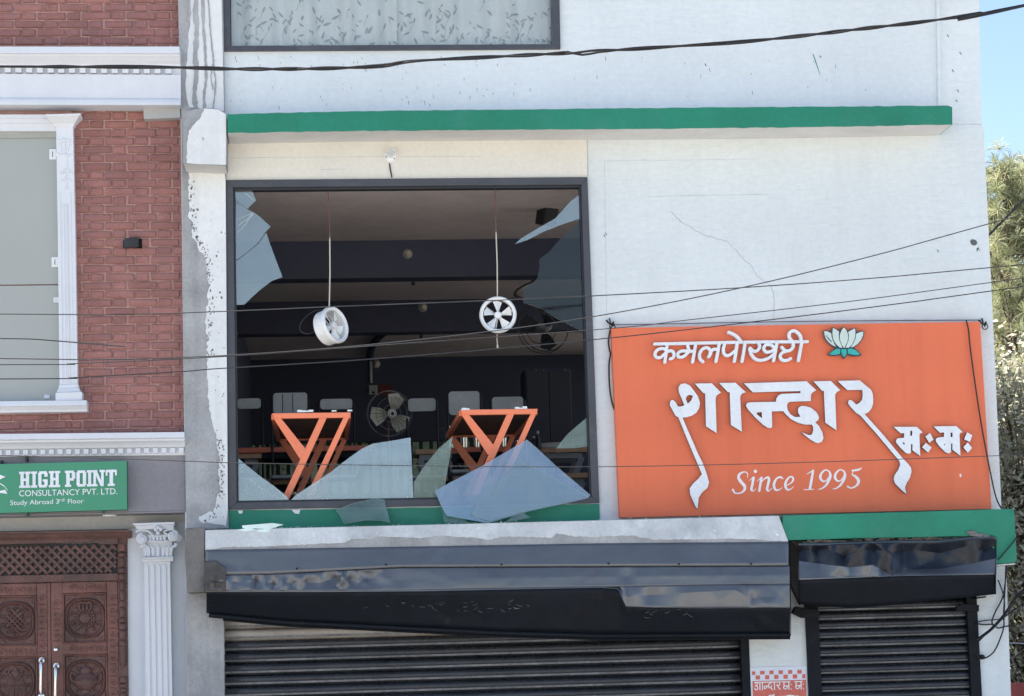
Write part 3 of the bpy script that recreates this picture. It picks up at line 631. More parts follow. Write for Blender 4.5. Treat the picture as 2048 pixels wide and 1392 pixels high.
# ================================================================ BRICK BUILDING (left)
house = thing('brick_building', 'red brick building with white stucco mouldings and a carved wooden door', 'building', (-4.2, 0, 0))
XBR = P(366, 700).x-.004; XBL = -12.0
wallq = MB()
def X(px, Y=.05, py=520): return P(px, py, Y).x
def Z(py, Y=.05, px=240): return P(px, py, Y).z
wallq.box(XBL, XBR, .06, .26, Z(880), ZR)
wm = put('brick_wall', wallq, M['mortar'], house)
put('shell_wall', MB().box(XBL, XBR-.02, .6, 12, 0, ZR-.2), M['roofm'], house)
pz = Z(520)-Z(537.1); pxw = X(302.4)-X(211.7); xs0 = X(211.7); wst = X(268.2)-X(211.7); whd = X(297.7)-X(271.2); ghd = X(271.2)-X(211.7); bh = pz*.84
def brick_mesh(wd, h, seed):
    rnd = random.Random(seed); mb = MB(); e = .008; d = .020
    def j(s=.0034): return rnd.uniform(-s, s)
    back = [(-wd/2+j(), 0, h/2+j()), (wd/2+j(), 0, h/2+j()), (wd/2+j(), 0, -h/2+j()), (-wd/2+j(), 0, -h/2+j())]
    mid = [(x, -d*.6+j(.001), z) for x, y, z in back]
    fr = [(x*(1-e/wd*2), -d+j(.002), z*(1-e/h*2)) for x, y, z in back]
    mb.add(back+mid+fr, [(8, 9, 10, 11)]+[(b+i, b+(i+1) % 4, b+4+(i+1) % 4, b+4+i) for b in (0, 4) for i in range(4)])
    me = bpy.data.meshes.new('brick'); me.from_pydata(mb.v, [], mb.f); me.materials.append(M['brick'])
    b = bmesh.new(); b.from_mesh(me); bmesh.ops.recalc_face_normals(b, faces=b.faces); b.to_mesh(me); b.free(); return me
ST = [brick_mesh(wst, bh, i) for i in range(7)]; HD = [brick_mesh(whd, bh, 20+i) for i in range(6)]; cache = {}
nbr = 0
def bricks(x0, x1, z0, z1):
    global nbr
    for k in range(-60, 60):
        zc_ = Z(520)-k*pz
        if zc_+bh/2 < z0 or zc_-bh/2 > z1: continue
        sh = 0 if k % 2 == 0 else pxw/2
        for i in range(-8, 8):
            for (o, wd, pool) in ((0, wst, ST), (ghd, whd, HD)):
                a = xs0+sh+i*pxw+o; b = a+wd; a2, b2 = max(a, x0), min(b, x1); za, zb_ = max(zc_-bh/2, z0), min(zc_+bh/2, z1)
                if b2-a2 < .02 or zb_-za < .015: continue
                if a2 == a and b2 == b and zb_-za > bh*.99: me = random.choice(pool)
                else:
                    key = (round(b2-a2, 3), round(zb_-za, 3))
                    if key not in cache: cache[key] = brick_mesh(b2-a2, zb_-za, len(cache)+50)
                    me = cache[key]
                br = bpy.data.objects.new('brick', me); COL.objects.link(br); br.parent = wm
                br.location = Vector(((a2+b2)/2, .06+random.uniform(-.002, .0015), (za+zb_)/2))-WL[wm.name]; br.rotation_euler = (random.uniform(-.03, .03), random.uniform(-.006, .006), random.uniform(-.012, .012)); nbr += 1
bricks(X(144), X(367.5), Z(866), Z(212))
bricks(X(-8), X(144)-.006, Z(866), Z(826))
bricks(X(-8), X(363), Z(95), Z(-8))
print('bricks', nbr)
def cornice(name, prof, xl, xr, m, parent, yb=.05, **k):
    mb = MB(); A = [P(xl, p[0], p[2]) for p in prof]; B = [P(xr, p[1], p[2]) for p in prof]
    A = [Vector((A[0].x, yb, A[0].z))]+A+[Vector((A[-1].x, yb, A[-1].z))]; B = [Vector((B[0].x, yb, B[0].z))]+B+[Vector((B[-1].x, yb, B[-1].z))]
    A = [Vector((A[1].x, v.y, v.z)) for v in A]; B = [Vector((B[1].x, v.y, v.z)) for v in B]
    n = len(A); mb.add(A+B, [(i, i+1, n+i+1, n+i) for i in range(n-1)]+[(n-1, 0, n, 2*n-1)]+[tuple(range(n)), tuple(range(2*n-1, n-1, -1))])
    return put(name, mb, m, parent, **k)
lc = cornice('cornice', [(868.5, 864, -.15), (880, 875, -.15), (882.5, 877.5, -.125), (886, 881, -.125), (889, 884, -.10), (894, 889, -.075), (899, 894, -.06), (899.5, 894.5, -.03), (914, 910, -.03), (914.5, 910.5, -.02)], -60, 368.5, M['trim'], house)
for i in range(22):
    x = -6+i*17.3; a = P(x, lerp(901, 896, x/368), -.06)
    yl, yr = lerp(900, 895, x/368), lerp(900, 895, (x+9.5)/368)
    if x+10 < 369: put('dentil', MB().px([(x, yl), (x+10, yr), (x+10, yr+10.5), (x, yl+10.5)], -.06, .03), M['trim'], lc, bevel=.002)
uc = cornice('cornice', [(93, 93, -.25), (106, 106.5, -.25), (108, 108.5, -.22), (112, 112, -.22), (116, 116, -.20), (121, 122, -.175), (128, 128.5, -.14), (131, 132, -.14), (131.5, 132.5, -.085), (147, 149, -.085), (147.5, 149.5, -.12), (195, 197, -.12), (196, 198, -.135), (199, 201, -.145), (205, 206, -.15), (209, 210, -.15), (210, 211, -.14)], -60, 358.5, M['trim'], house)
for i in range(22):
    x = -12+i*21.4; yl, yr = lerp(134.5, 137, x/358), lerp(134.5, 137, (x+12)/358)
    if x+12 < 360: put('dentil', MB().px([(x, yl), (x+12, yr), (x+12, yr+9.5), (x, yl+9.5)], -.13, .045), M['trim'], uc, bevel=.002)
put('bracket_block', MB().px([(286, 213), (359.5, 211), (361, 235), (288, 238)], -.05, .10), M['soffit_l'], house)

# window of the brick building
hw = sub('house_window', house, P(60, 812, -.02))
cornice('window_head', [(229, 229, -.06), (236, 236, -.06), (237, 237, -.045), (246, 246, -.04), (247, 247, -.03), (256, 256, -.015), (262, 262, -.01)], -60, 112, M['trim'], hw)
put('window_pane', MB().px([(-60, 258), (116, 257), (119, 568), (-60, 570)], .03, .02), M['blind'], hw)
put('window_pane', MB().px([(-60, 572.5), (119, 570.5), (121, 802), (-60, 804)], .031, .02), M['blind'], hw)
put('blind_case', MB().px([(-60, 263), (112, 261), (112, 275), (-60, 277)], .012, .015), mat('beige_blind_case', (.36, .36, .32), .6), hw)
put('pilaster', MB().px([(112, 254), (146, 252), (150.5, 464), (155, 772), (119, 773), (115.5, 464)], -.035, .094), M['trim_w'], hw, bevel=.003)
def frx(t): return 112+7*t, 146+9*t
rbm = MB()
for f in (.16, .36, .56, .76):
    q = []
    for (py) in (385 if f in (.16, .76) else 408, 500, 600, 700, 766):
        t = (py-254)/518; l, r = frx(t); q.append(P(l+(r-l)*f, py, -.036))
    rbm.tube(q, .0075, 6)
put('fluting', rbm, M['trim_w'], hw, smooth_=60)
orn = MB()
def zq(pts, Y): return [P(80+x/6.96, 220+y/6.96, Y) for x, y in pts]
for pts in ([(235, 415), (290, 420), (330, 405), (390, 425), (435, 415)], [(300, 440), (285, 500), (300, 580)], [(345, 430), (348, 500), (348, 590)], [(400, 440), (395, 500), (385, 580)], [(430, 450), (405, 480), (395, 530)], [(250, 455), (275, 480), (285, 530)],
            [(235, 600), (300, 625), (350, 600), (400, 630), (445, 610)], [(375, 700), (370, 780), (365, 860)], [(375, 760), (395, 840), (440, 860)], [(365, 770), (330, 850), (285, 865)], [(360, 880), (362, 990), (375, 1060), (345, 1100)], [(370, 1060), (390, 1100)], [(290, 990), (330, 970)], [(430, 990), (400, 960)], [(290, 890), (440, 880)]):
    orn.tube(smooth(zq(pts, -.036), 4) if False else [Vector(v) for v in smooth([tuple(q) for q in zq(pts, -.037)], 4)], .006, 5)
orn.ball(P(80+335/6.96, 220+415/6.96, -.04), .016, 8, (1.3, .6, .9)); orn.ball(P(80+350/6.96, 220+640/6.96, -.035), .022, 8, (1.6, .6, 1))
put('carved_ornament', orn, M['trim_w'], hw, smooth_=60)
cp = MB()
def frus(mb, top, bot, Yt, Yb_, yb=.05):
    (xa, xb, ya, yb2), (xc, xd, yc, yd) = top, bot
    f = [P(xa, ya, Yt), P(xb, yb2, Yt), P(xd, yd, Yb_), P(xc, yc, Yb_)]; mb.hexa(f+[Vector((v.x, yb, v.z)) for v in f])
frus(cp, (90, 161.5, 228.5, 226.5), (91, 160, 233, 231), -.125, -.12); frus(cp, (92, 159, 233.2, 231.2), (102, 151, 246, 244.5), -.115, -.065); frus(cp, (104, 150, 246.2, 244.7), (109, 147.5, 254.5, 253), -.06, -.04)
put('capital', cp, M['trim_w'], hw, bevel=.003)
bs_ = MB(); frus(bs_, (118, 156, 770, 768), (117, 157, 777, 775), -.05, -.055); frus(bs_, (116, 157, 777.2, 775.2), (113, 161, 785, 783), -.055, -.07); frus(bs_, (111, 164, 785.2, 783.2), (111, 164, 802, 800), -.08, -.08)
put('pilaster_base', bs_, M['trim_w'], hw, bevel=.003)
cornice('window_sill', [(803.5, 800.5, -.10), (811, 808, -.11), (813, 810, -.11), (815, 812, -.095), (822, 819, -.06), (826, 823, -.05)], -60, 173, M['trim_w'], hw)
for (x0, y0, x1, y1) in [(98.5, 298, 112.5, 319), (103, 514, 117.5, 534)]:
    h = MB(); h.px([(x0, y0), (x1, y0), (x1, y1), (x0, y1)], .015, .014); h.px([(x1-4, y0+6), (x1+6, y0+6), (x1+6, y1-6), (x1-4, y1-6)], .008, .02); put('hinge', h, M['white'], hw, bevel=.002)
    b = MB(); b.px([(x0+6, y0+5), (x0+7.2, y0+5), (x0+7.2, y1-5), (x0+6, y1-5)], .0135, .002); put('hinge_slot', b, M['black'], hw)
for (x0, y0, x1, y1) in [(106.5, 594, 118, 605), (88, 789, 99.5, 797)]:
    put('glass_clip', MB().px([(x0, y0), (x1, y0), (x1, y1), (x0, y1)], .018, .012), M['trim'], hw, bevel=.002)

# fascia, porch soffit, lintel and wall behind
put('fascia', MB().px([(-60, 914), (369.5, 909), (371, 1021), (-60, 1030)], -.01, .06), M['fascia'], house)
f0 = [P(-60, 1030.6, -.01), P(371, 1021.6, -.01)]
put('porch_soffit', MB().hexa([f0[0], f0[1], f0[1]+Vector((0, 0, -.012)), f0[0]+Vector((0, 0, -.012)), f0[0]+Vector((0, .40, 0)), f0[1]+Vector((0, .40, 0)), f0[1]+Vector((0, .40, -.012)), f0[0]+Vector((0, .40, -.012))]), M['fascia'], house)
YD = .26
zs = P(200, 1024, -.01).z
put('porch_wall', MB().box(XBL, P(374, 1300, YD).x, YD+.06, YD+.2, 0.1, zs-.02), M['trim_w'], house)
put('lintel_beam', MB().px([(-60, 1000), (372, 990), (372, 1044), (255, 1058), (-60, 1064)], YD, .059), M['soffit_l'], house)
put('porch_wall', MB().px([(255, 1058), (372.5, 1043), (377, 1400), (386, 1990), (259, 1990)], YD+.01, .049), M['trim_w'], house)
dl_ = MB(); dl_.lathe([(.055, 0), (.05, .01), (.0, .012)], P(219, 1027, .1)+Vector((0, 0, -.012)), (0, 0, -1), 18); put('downlight', dl_, M['white'], house)

# carved door
dr_ = sub('carved_door', house, P(126, 1940, YD))
DY = YD-.01
cornice('door_head', [(1065.5, 1060, DY-.10), (1069, 1063.5, DY-.10), (1070, 1064.5, DY-.085), (1077, 1071, DY-.07), (1078, 1072, DY-.055), (1081, 1076, DY-.045)], -60, 261, M['door'], dr_, yb=YD+.05)
bead = MB()
for i in range(46): x = -4+i*5.5; bead.ball(P(x, 1075.5-x*.0225, DY-.062), .009, 6)
put('bead_row', bead, M['door_r'], dr_, kind='stuff')
put('transom', MB().px([(-60, 1081), (236, 1076), (236, 1088), (200, 1089), (190, 1084), (0, 1089), (-10, 1094), (-60, 1094)], DY-.03, .06), M['door'], dr_, bevel=.003)
lat = MB()
put('lattice_backing', MB().px([(-60, 1090), (235, 1086), (236, 1150), (-60, 1156)], DY+.04, .02), M['black'], dr_)
lx0, lx1 = -4, 233
def ytop(x): return 1094.5-x*.030
def ybot(x): return 1151-x*.022
sp_ = 18.7
for fam in (0, 1):
    for i in range(-4, 18):
        seg = []
        for k in range(0, 41):
            y = 1084+k*1.75; x = i*sp_+(13 if fam == 0 else 4)+(y-1086)*(1 if fam == 0 else -1)*1.03+(0 if fam == 0 else 60)
            if lx0 < x < lx1 and ytop(x) < y < ybot(x): seg.append((x, y))
        if len(seg) > 5:
            a, b = seg[0], seg[-1]; dx, dy = b[0]-a[0], b[1]-a[1]; L = math.hypot(dx, dy); nx, ny = -dy/L*3.0, dx/L*3.0
            put('lattice_bar', MB().px([(a[0]+nx, a[1]+ny), (b[0]+nx, b[1]+ny), (b[0]-nx, b[1]-ny), (a[0]-nx, a[1]-ny)], DY+(.0 if fam == 0 else .008), .012), M['door'], dr_, bevel=.002)
put('door_rail', MB().px([(-60, 1152.5), (236, 1146.3), (236, 1161), (-60, 1167.5)], DY-.025, .06), M['door'], dr_, bevel=.003)
put('jamb', MB().px([(235, 1076), (253, 1074.5), (257, 1400), (262, 1945), (242, 1945), (238, 1400)], DY-.01, .06), M['door'], dr_)
y = 1104
rnd = random.Random(3)
while y < 1400:
    h = rnd.choice([9, 11, 12, 14, 20]); r = rnd.choice([.026, .03, .033]); q = P(244+(y-1090)*.0105, y+h/2, DY-.012)
    if 1300 < y < 1345: h = 48; r = .028
    hh = h/257/2*.86; jm = MB(); jm.lathe([(0, -hh), (r*.8, -hh), (r, -hh*.6), (r, hh*.6), (r*.8, hh), (0, hh)], q, (0, 0, 1), 10); put('turned_bead', jm, M['door'], dr_, smooth_=50); y += h
put('jamb_rosette', MB().px([(238, 1088), (249, 1087.5), (249.5, 1102), (238.5, 1102.5)], DY-.05, .05), M['door_r'], dr_, bevel=.004)
def leaf(poly, nm='door_leaf'): return put(nm, MB().px(poly, DY+.012, .05), M['door'], dr_)
leaf([(-60, 1168), (97.5, 1165), (101, 1945), (-60, 1945)]); leaf([(100.5, 1165), (235.5, 1162), (241, 1945), (104, 1945)])
put('meeting_strip', MB().px([(94, 1166), (100.3, 1165.8), (103, 1400), (106, 1945), (99, 1945), (96.5, 1400)], DY-.008, .05), M['door_r'], dr_, bevel=.003)
def fr(name, poly, Y=None, m='door_r'): return put(name, MB().px(poly, DY-.004 if Y is None else Y, .04), M[m], dr_, bevel=.003)
# stiles and rails
fr('stile', [(101, 1165.5), (124, 1165), (128, 1400), (104, 1400)]); fr('stile', [(73.5, 1167), (93.5, 1166.5), (96, 1400), (75, 1400)]); fr('stile', [(213, 1163), (235, 1162.5), (238, 1400), (216, 1400)])
fr('rail', [(124.5, 1165), (212.5, 1163), (212.5, 1184), (124.5, 1187)]); fr('rail', [(125.5, 1287), (214, 1284.5), (214.5, 1307), (126, 1310)]); fr('rail', [(-60, 1169), (73, 1167), (73, 1190), (-60, 1192)]); fr('rail', [(-60, 1293), (74, 1291), (74.5, 1312), (-60, 1315)])
def moulding(pts): return put('panel_moulding', MB().tube([P(x, y, DY-.006) for x, y in pts+[pts[0]]], .009, 6, caps=False), M['door_r'], dr_, smooth_=60)
moulding([(126.5, 1188.5), (211, 1186.5), (212.5, 1283.5), (127.5, 1285.5)]); moulding([(128, 1311), (213, 1309), (214.5, 1406), (129, 1408)]); moulding([(-30, 1194), (72, 1191.5), (73.5, 1290), (-30, 1292)]); moulding([(-30, 1316), (73.5, 1313.5), (74, 1408), (-30, 1408)])
Tr = lambda mb, pts, r=.008, Y=DY-.004, n=5: mb.tube([Vector(v) for v in smooth([tuple(P(x, y, Y)) for x, y in pts], 4)], r, 5)
def medallion(cx, cy, r, deco):
    mb = MB(); q = []
    for k in range(61):
        a = 2*math.pi*k/60; rr = r*(1+.035*math.cos(4*a+math.pi)); q.append((cx+rr*math.cos(a), cy+rr*math.sin(a)))
    mb.tube([P(x, y, DY+.004) for x, y in q], .012, 6, caps=False)
    mb.tube([P(cx+(x-cx)*.9, cy+(y-cy)*.9, DY+.006) for x, y in q], .006, 5, caps=False)
    for sx in (-1, 1):
        for sy in (-1, 1):
            c0 = (cx+sx*39, cy+sy*45); mb.px([c0, (c0[0]-sx*21, c0[1]), (c0[0]-sx*11, c0[1]-sy*9), (c0[0], c0[1]-sy*22)], DY-.004, .02)
            for t in (.3, .6): Tr(mb, [(c0[0]-sx*3, c0[1]-sy*18*t), (c0[0]-sx*9*t-2*sx, c0[1]-sy*10*t), (c0[0]-sx*18*t, c0[1]-sy*3)], .004, DY-.006)
    for k in range(10):
        a = 2*math.pi*k/10+.3; c = (cx+r*.72*math.cos(a), cy+r*.72*math.sin(a))
        Tr(mb, [(c[0]-3, c[1]+3), (c[0]-1, c[1]-3), (c[0]+4, c[1]-2), (c[0]+2, c[1]+3)], .006, DY+.003)
    deco(mb, cx, cy, r); put('carved_medallion', mb, M['door'], dr_, smooth_=60)
def knot(mb, cx, cy, r):
    for k in (-1.5, -.5, .5, 1.5):
        for sg in (-1, 1):
            a = [(cx+k*7+t*14, cy+sg*(-k*7+t*14)*1) for t in (-1, 0, 1)]; mb.tube([P(x-k*3.5, y, DY-.004-(.004 if sg > 0 else 0)) for x, y in a], .010, 6)
    Tr(mb, [(cx-22, cy+14), (cx-10, cy+18), (cx-2, cy+12)], .01); Tr(mb, [(cx+24, cy+16), (cx+12, cy+18), (cx+4, cy+12)], .01); Tr(mb, [(cx+8, cy-10), (cx+16, cy-18), (cx+24, cy-22)], .01)
def wheel(mb, cx, cy, r):
    mb.ball(P(cx, cy, DY+.006), .05, 14, (1, .45, 1)); mb.tube([P(cx+14*math.cos(a*.2618), cy+14*math.sin(a*.2618), DY) for a in range(25)], .009, 6)
    for k in range(18): a = k*.349; mb.ball(P(cx+18*math.cos(a), cy+18*math.sin(a), DY), .014, 6, (1, .7, 1))
    for x in (-8, 0, 8): Tr(mb, [(cx+x-3, cy-17), (cx+x-4, cy-28), (cx+x+1, cy-31), (cx+x+4, cy-27), (cx+x+3, cy-17)], .009)
    for a in (.5, .9, 1.57, 2.2, 2.6): mb.tube([P(cx+19*math.cos(a), cy+19*math.sin(a), DY), P(cx+30*math.cos(a), cy+30*math.sin(a), DY)], .008, 6)
def vase(mb, cx, cy, r):
    pr = [(.0, -.10), (.035, -.10), (.03, -.075), (.075, -.05), (.098, -.01), (.085, .03), (.05, .05), (.04, .06), (.06, .075), (.045, .085), (.03, .10), (.012, .11), (0, .115)]
    o = len(mb.v); mb.lathe(pr, P(cx, cy+1, DY+.006), (0, 0, 1), 18); c = P(cx, cy, DY+.006)
    for i in range(o, len(mb.v)): mb.v[i].y = c.y+(mb.v[i].y-c.y)*.4
    for sg in (-1, 1): Tr(mb, [(cx+sg*18, cy-8), (cx+sg*28, cy-14), (cx+sg*30, cy-2), (cx+sg*22, cy+6)], .009)
    Tr(mb, [(cx-20, cy+2), (cx, cy-2), (cx+20, cy+3)], .006, DY-.035); Tr(mb, [(cx-12, cy+16), (cx, cy+20), (cx+12, cy+16)], .009)
def canopy(mb, cx, cy, r):
    mb.ball(P(cx, cy-12, DY+.006), .045, 12, (1, .5, 1.1)); mb.ball(P(cx, cy-24, DY+.006), .02, 8)
    for sg in (-1, 1): mb.tube([P(cx+sg*17+5*math.cos(a*.5236), cy-20+5*math.sin(a*.5236), DY) for a in range(13)], .008, 5)
    for k in range(-5, 6): mb.tube([P(cx+k*2.2, cy-10, DY), P(cx+k*3.2, cy+8, DY-.004), P(cx+k*4, cy+26, DY)], .008, 5)
    mb.tube([P(cx-22, cy+8, DY-.008), P(cx+22, cy+7, DY-.008)], .008, 5); Tr(mb, [(cx-12, cy-16), (cx, cy-2), (cx+12, cy-16)], .008, DY-.02)
medallion(170, 1236, 39, wheel); medallion(171.5, 1359, 38.5, vase); medallion(30, 1242, 38, knot); medallion(31, 1363, 38, canopy)
def scroll(x0, y0, x1, y1, n, wd, vert):
    mb = MB()
    for i in range(n):
        t = (i+.5)/n; cx, cy = lerp(x0, x1, t), lerp(y0, y1, t); sg = 1 if i % 2 else -1; s = wd
        sp = [(cx+s*(1-k/14)*math.cos(sg*k*.62)*1.0, cy+s*(1-k/14)*math.sin(sg*k*.62)) for k in range(14)]
        mb.tube([P(x, y, DY-.006) for x, y in sp], .0062, 5)
        mb.ball(P(cx, cy, DY-.008), .009, 7)
        dx, dy = (0, (y1-y0)/n/2) if vert else ((x1-x0)/n/2, 0)
        Tr(mb, [(cx+dx-s*.8*(1 if vert else 0), cy+dy-s*.8*(0 if vert else 1)), (cx+dx, cy+dy), (cx+dx+s*.8*(1 if vert else 0), cy+dy+s*.8*(0 if vert else 1))], .0055, DY-.006)
    put('scroll_carving', mb, M['door_r'], dr_, smooth_=60)
scroll(225, 1185, 227.5, 1400, 9, 8, True); scroll(113, 1196, 114, 1282, 4, 8, True); scroll(83.5, 1185, 85, 1305, 5, 8, True)
scroll(134, 1175, 210, 1174, 4, 7.5, False); scroll(134, 1298, 212, 1296, 4, 8, False); scroll(-8, 1181, 70, 1179, 4, 8, False); scroll(-8, 1304, 72, 1302, 4, 8, False); scroll(0, 1160, 92, 1158, 8, 4.5, False); scroll(104, 1157, 232, 1154, 10, 4.5, False)
def handle(x, y, L):
    mb = MB(); c = P(x, y, DY-.012); mb.lathe([(0, .018), (.014, .018), (.02, .012), (.024, .014), (.03, .006), (.03, 0)], c, (0, -1, 0), 18)
    b = P(x-.5, y+L, DY-.012); mb.tube([c+Vector((0, -.005, 0)), c+Vector((0, -.045, -.01)), c+Vector((0, -.05, -.03)), lerp(c, b, .5)+Vector((0, -.055, 0)), b+Vector((0, -.05, .03)), b+Vector((0, -.04, 0)), b], [.012, .013, .013, .010, .012, .012, .011], 10)
    mb.lathe([(0, .018), (.014, .018), (.02, .012), (.024, .014), (.03, .006), (.03, 0)], b+Vector((0, 0, -.02)), (0, -1, 0), 18)
    put('door_handle', mb, M['steel'], dr_, smooth_=50)
handle(83.5, 1321, 66); handle(112.8, 1332, 66)
lk = MB(); lk.lathe([(0, .012), (.012, .012), (.018, .006), (.018, 0)], P(111.5, 1299, DY-.006), (0, -1, 0), 16); put('door_lock', lk, M['steel'], dr_, smooth_=50)

# fluted pilaster with its capital
pl = sub('porch_pilaster', house, P(315, 1945, YD))
PY = YD-.10
put('shaft', MB().px([(288, 1124), (340.5, 1122), (345, 1400), (352, 1945), (299, 1945), (290.5, 1400)], PY, .105), M['trim_w'], pl, bevel=.004)
for (xa, xb) in ((289.3, 297), (301.5, 309), (313.2, 320.5), (325, 332), (336, 340.2)):
    put('flute_fillet', MB().px([(xa, 1131), ((xa+xb)/2, 1128.5), (xb, 1130.5), (xb+4.6, 1400), (xb+10, 1940), (xa+9, 1940), (xa+3.6, 1400)], PY-.010, .009), M['trim_w'], pl, bevel=.003)
cornice('neck_band', [(1114, 1112, PY-.05), (1116, 1114, PY-.058), (1119, 1117, PY-.05), (1120, 1118, PY-.035), (1124, 1122, PY-.03)], 285, 346, M['trim_w'], pl, yb=PY+.1)
ca = MB(); frus(ca, (286, 344, 1080, 1078), (290, 343.5, 1114, 1112), PY-.03, PY-.025, PY+.1)
put('capital_bell', ca, M['trim_w'], pl, bevel=.004)
ab = MB(); frus(ab, (264, 349, 1046.5, 1043.5), (268, 349, 1051, 1049), PY-.10, PY-.095, PY+.1); frus(ab, (269, 348, 1051.2, 1049.2), (274, 347, 1059, 1058), PY-.09, PY-.07, PY+.1)
put('abacus', ab, M['trim_w'], pl, bevel=.004)
z14 = lambda pts: [(250+x/13.92, 1030+y/13.92) for x, y in pts]
def vol(cx, cy, r, sg):
    mb = MB(); q = []
    for k in range(40):
        a = -math.pi/2+sg*k*.36; rr = r*(1-k/44); q.append(P(cx+rr*math.cos(a), cy+rr*math.sin(a), PY-.075-.0006*k))
    mb.tube(q, [.016*(1-k/70) for k in range(40)], 6); mb.lathe([(0, .03), (r/300, .02), (r/262, 0)], P(cx, cy, PY-.04), (0, -1, 0), 16); mb.ball(P(cx, cy, PY-.085), .014, 8)
    put('volute', mb, M['trim_w'], pl, smooth_=60)
vol(284.5, 1077.5, 9.8, -1); vol(345.5, 1071.5, 10.2, 1)
sd_ = MB(); sd_.lathe([(0, .02), (.03, .02), (.036, 0)], P(355, 1076, PY+.02), (.3, -1, 0), 14); put('volute', sd_, M['trim_w'], pl, smooth_=60)
lf = MB()
for pts in ([(300, 470), (430, 430), (640, 450), (790, 580)], [(1190, 560), (1080, 470), (1180, 420), (1340, 400)], [(640, 590), (830, 585), (1190, 570)], [(650, 720), (830, 735), (1000, 740), (1200, 730)]): Tr(lf, z14(pts), .009, PY-.06)
for x in (700, 800, 900, 1000, 1100): lf.ball(P(250+x/13.92, 1030+645/13.92, PY-.055), .016, 8, (.9, .8, 1.2))
for (x, y) in ((920, 340), (860, 400), (1000, 390), (920, 500)): lf.ball(P(250+x/13.92, 1030+y/13.92, PY-.095), .018, 8)
put('egg_moulding', lf, M['trim_w'], pl, smooth_=60)
for k, x in enumerate((560, 660, 780, 920, 1060, 1170, 1270)):
    mb = MB(); tip = [(-40, 0), (-70, -60)] if k < 3 else ([(40, 0), (70, -60)] if k > 3 else [(0, -40), (0, -60)])
    for dx in (-28, 0, 28): Tr(mb, z14([(x+dx*.5, 1150), (x+dx, 1020), (x+dx+tip[0][0]*.4, 910), (x+dx+tip[1][0]*.8, 850+abs(dx))]), .0075, PY-.034-.006*(k % 2))
    put('acanthus_leaf', mb, M['trim_w'], pl, smooth_=60)
mb = MB()
for pts in ([(420, 900), (480, 840), (560, 800)], [(1320, 890), (1390, 860), (1420, 790)], [(430, 930), (520, 860), (600, 840)]): Tr(mb, z14(pts), .012, PY-.05)
put('acanthus_leaf', mb, M['trim_w'], pl, smooth_=60)

# wall lamp and green sign of the brick building (hung on it)
wlm = thing('wall_lamp', 'small black half round lamp fixed to the red brick wall', 'wall lamp', P(264, 498, .05))
a = P(264, 488, .045); mb = MB(); mb.lathe([(.0, -.036), (.078, -.036), (.078, .036), (.0, .036)], a, (0, 0, 1), 20, math.pi, 2*math.pi)
o0 = len(mb.v)
for v in mb.v: v.y = a.y-abs(v.y-a.y)*.9
put('lamp_shade', mb, M['black'], wlm, smooth_=50)
put('back_plate', MB().px([(246, 481), (283, 480.5), (283, 496), (246, 496.5)], .035, .015), M['black'], wlm)
# ================================================================ GREEN SIGN
gsn = thing('green_signboard', 'green office signboard with white HIGH POINT lettering under the dentil cornice', 'signboard', P(120, 1025, -.12))
GY = -.14
put('sign_panel', MB().px([(-140, 932), (253.2, 921.7), (254.3, 1019), (-140, 1030)], GY, .10, side=1), [M['sgreen'], M['sgreen_d']], gsn)
for (x, y) in [(52, 917), (205, 1020), (53, 1026), (1, 924)]:
    put('sign_bracket', MB().px([(x-1.8, y-4), (x+1.8, y-4), (x+1.8, y+5), (x-1.8, y+5)], GY+.03, .12), M['black'] if y < 1000 else M['sgreen_d'], gsn)
def zg(pts): return [(x/7.585, 915+y/7.585) for x, y in pts]
LW = {'H': (290, 461), 'I': (470, 562), 'G': (580, 722), 'h': (740, 912), 'P': (985, 1142), 'O': (1160, 1306), 'i': (1316, 1404), 'N': (1398, 1592), 'T': (1603, 1772)}
RC = {'H': [(.12, 0, .4, 1), (.6, 0, .88, 1), (0, 0, .5, .14), (.5, 0, 1, .14), (0, .86, .48, 1), (.52, .86, 1, 1), (.4, .42, .6, .58)],
      'I': [(.25, 0, .75, 1), (0, 0, 1, .14), (0, .86, 1, 1)],
      'G': [(0, .1, .34, .9), (.1, .84, .9, 1), (.1, 0, .9, .16), (.66, .1, 1, .5), (.48, .36, 1, .5), (.66, .66, 1, .9)],
      'P': [(.12, 0, .46, 1), (0, 0, .6, .14), (0, .86, .86, 1), (.66, .5, 1, .9), (.4, .38, .86, .54)],
      'O': [(0, .1, .34, .9), (.66, .1, 1, .9), (.1, .84, .9, 1), (.1, 0, .9, .16)],
      'N': [(.1, 0, .3, 1), (.7, 0, .9, 1), (0, 0, .42, .14), (0, .86, .4, 1), (.58, .86, 1, 1)],
      'T': [(.0, .84, 1, 1), (.34, 0, .66, 1), (.18, 0, .82, .14), (0, .64, .16, .9), (.84, .64, 1, .9)]}
RC['h'] = RC['H']; RC['i'] = RC['I']
for ch, (xa, xb) in LW.items():
    mb = MB(); k = 0
    def uv(u, v):
        x = lerp(xa, xb, u); return (x, (462-(x-290)*.0225)-v*246)
    for (a, b, c, d) in RC[ch]:
        mb.px(zg([uv(a, d), uv(c, d), uv(c, b), uv(a, b)]), GY-.010-.0003*k, .0098+.0003*k); k += 1
    if ch == 'N': mb.px(zg([uv(.1, 1), uv(.34, 1), uv(.9, 0), uv(.66, 0)]), GY-.0125, .012)
    put('letter', mb, M['letter'], gsn)
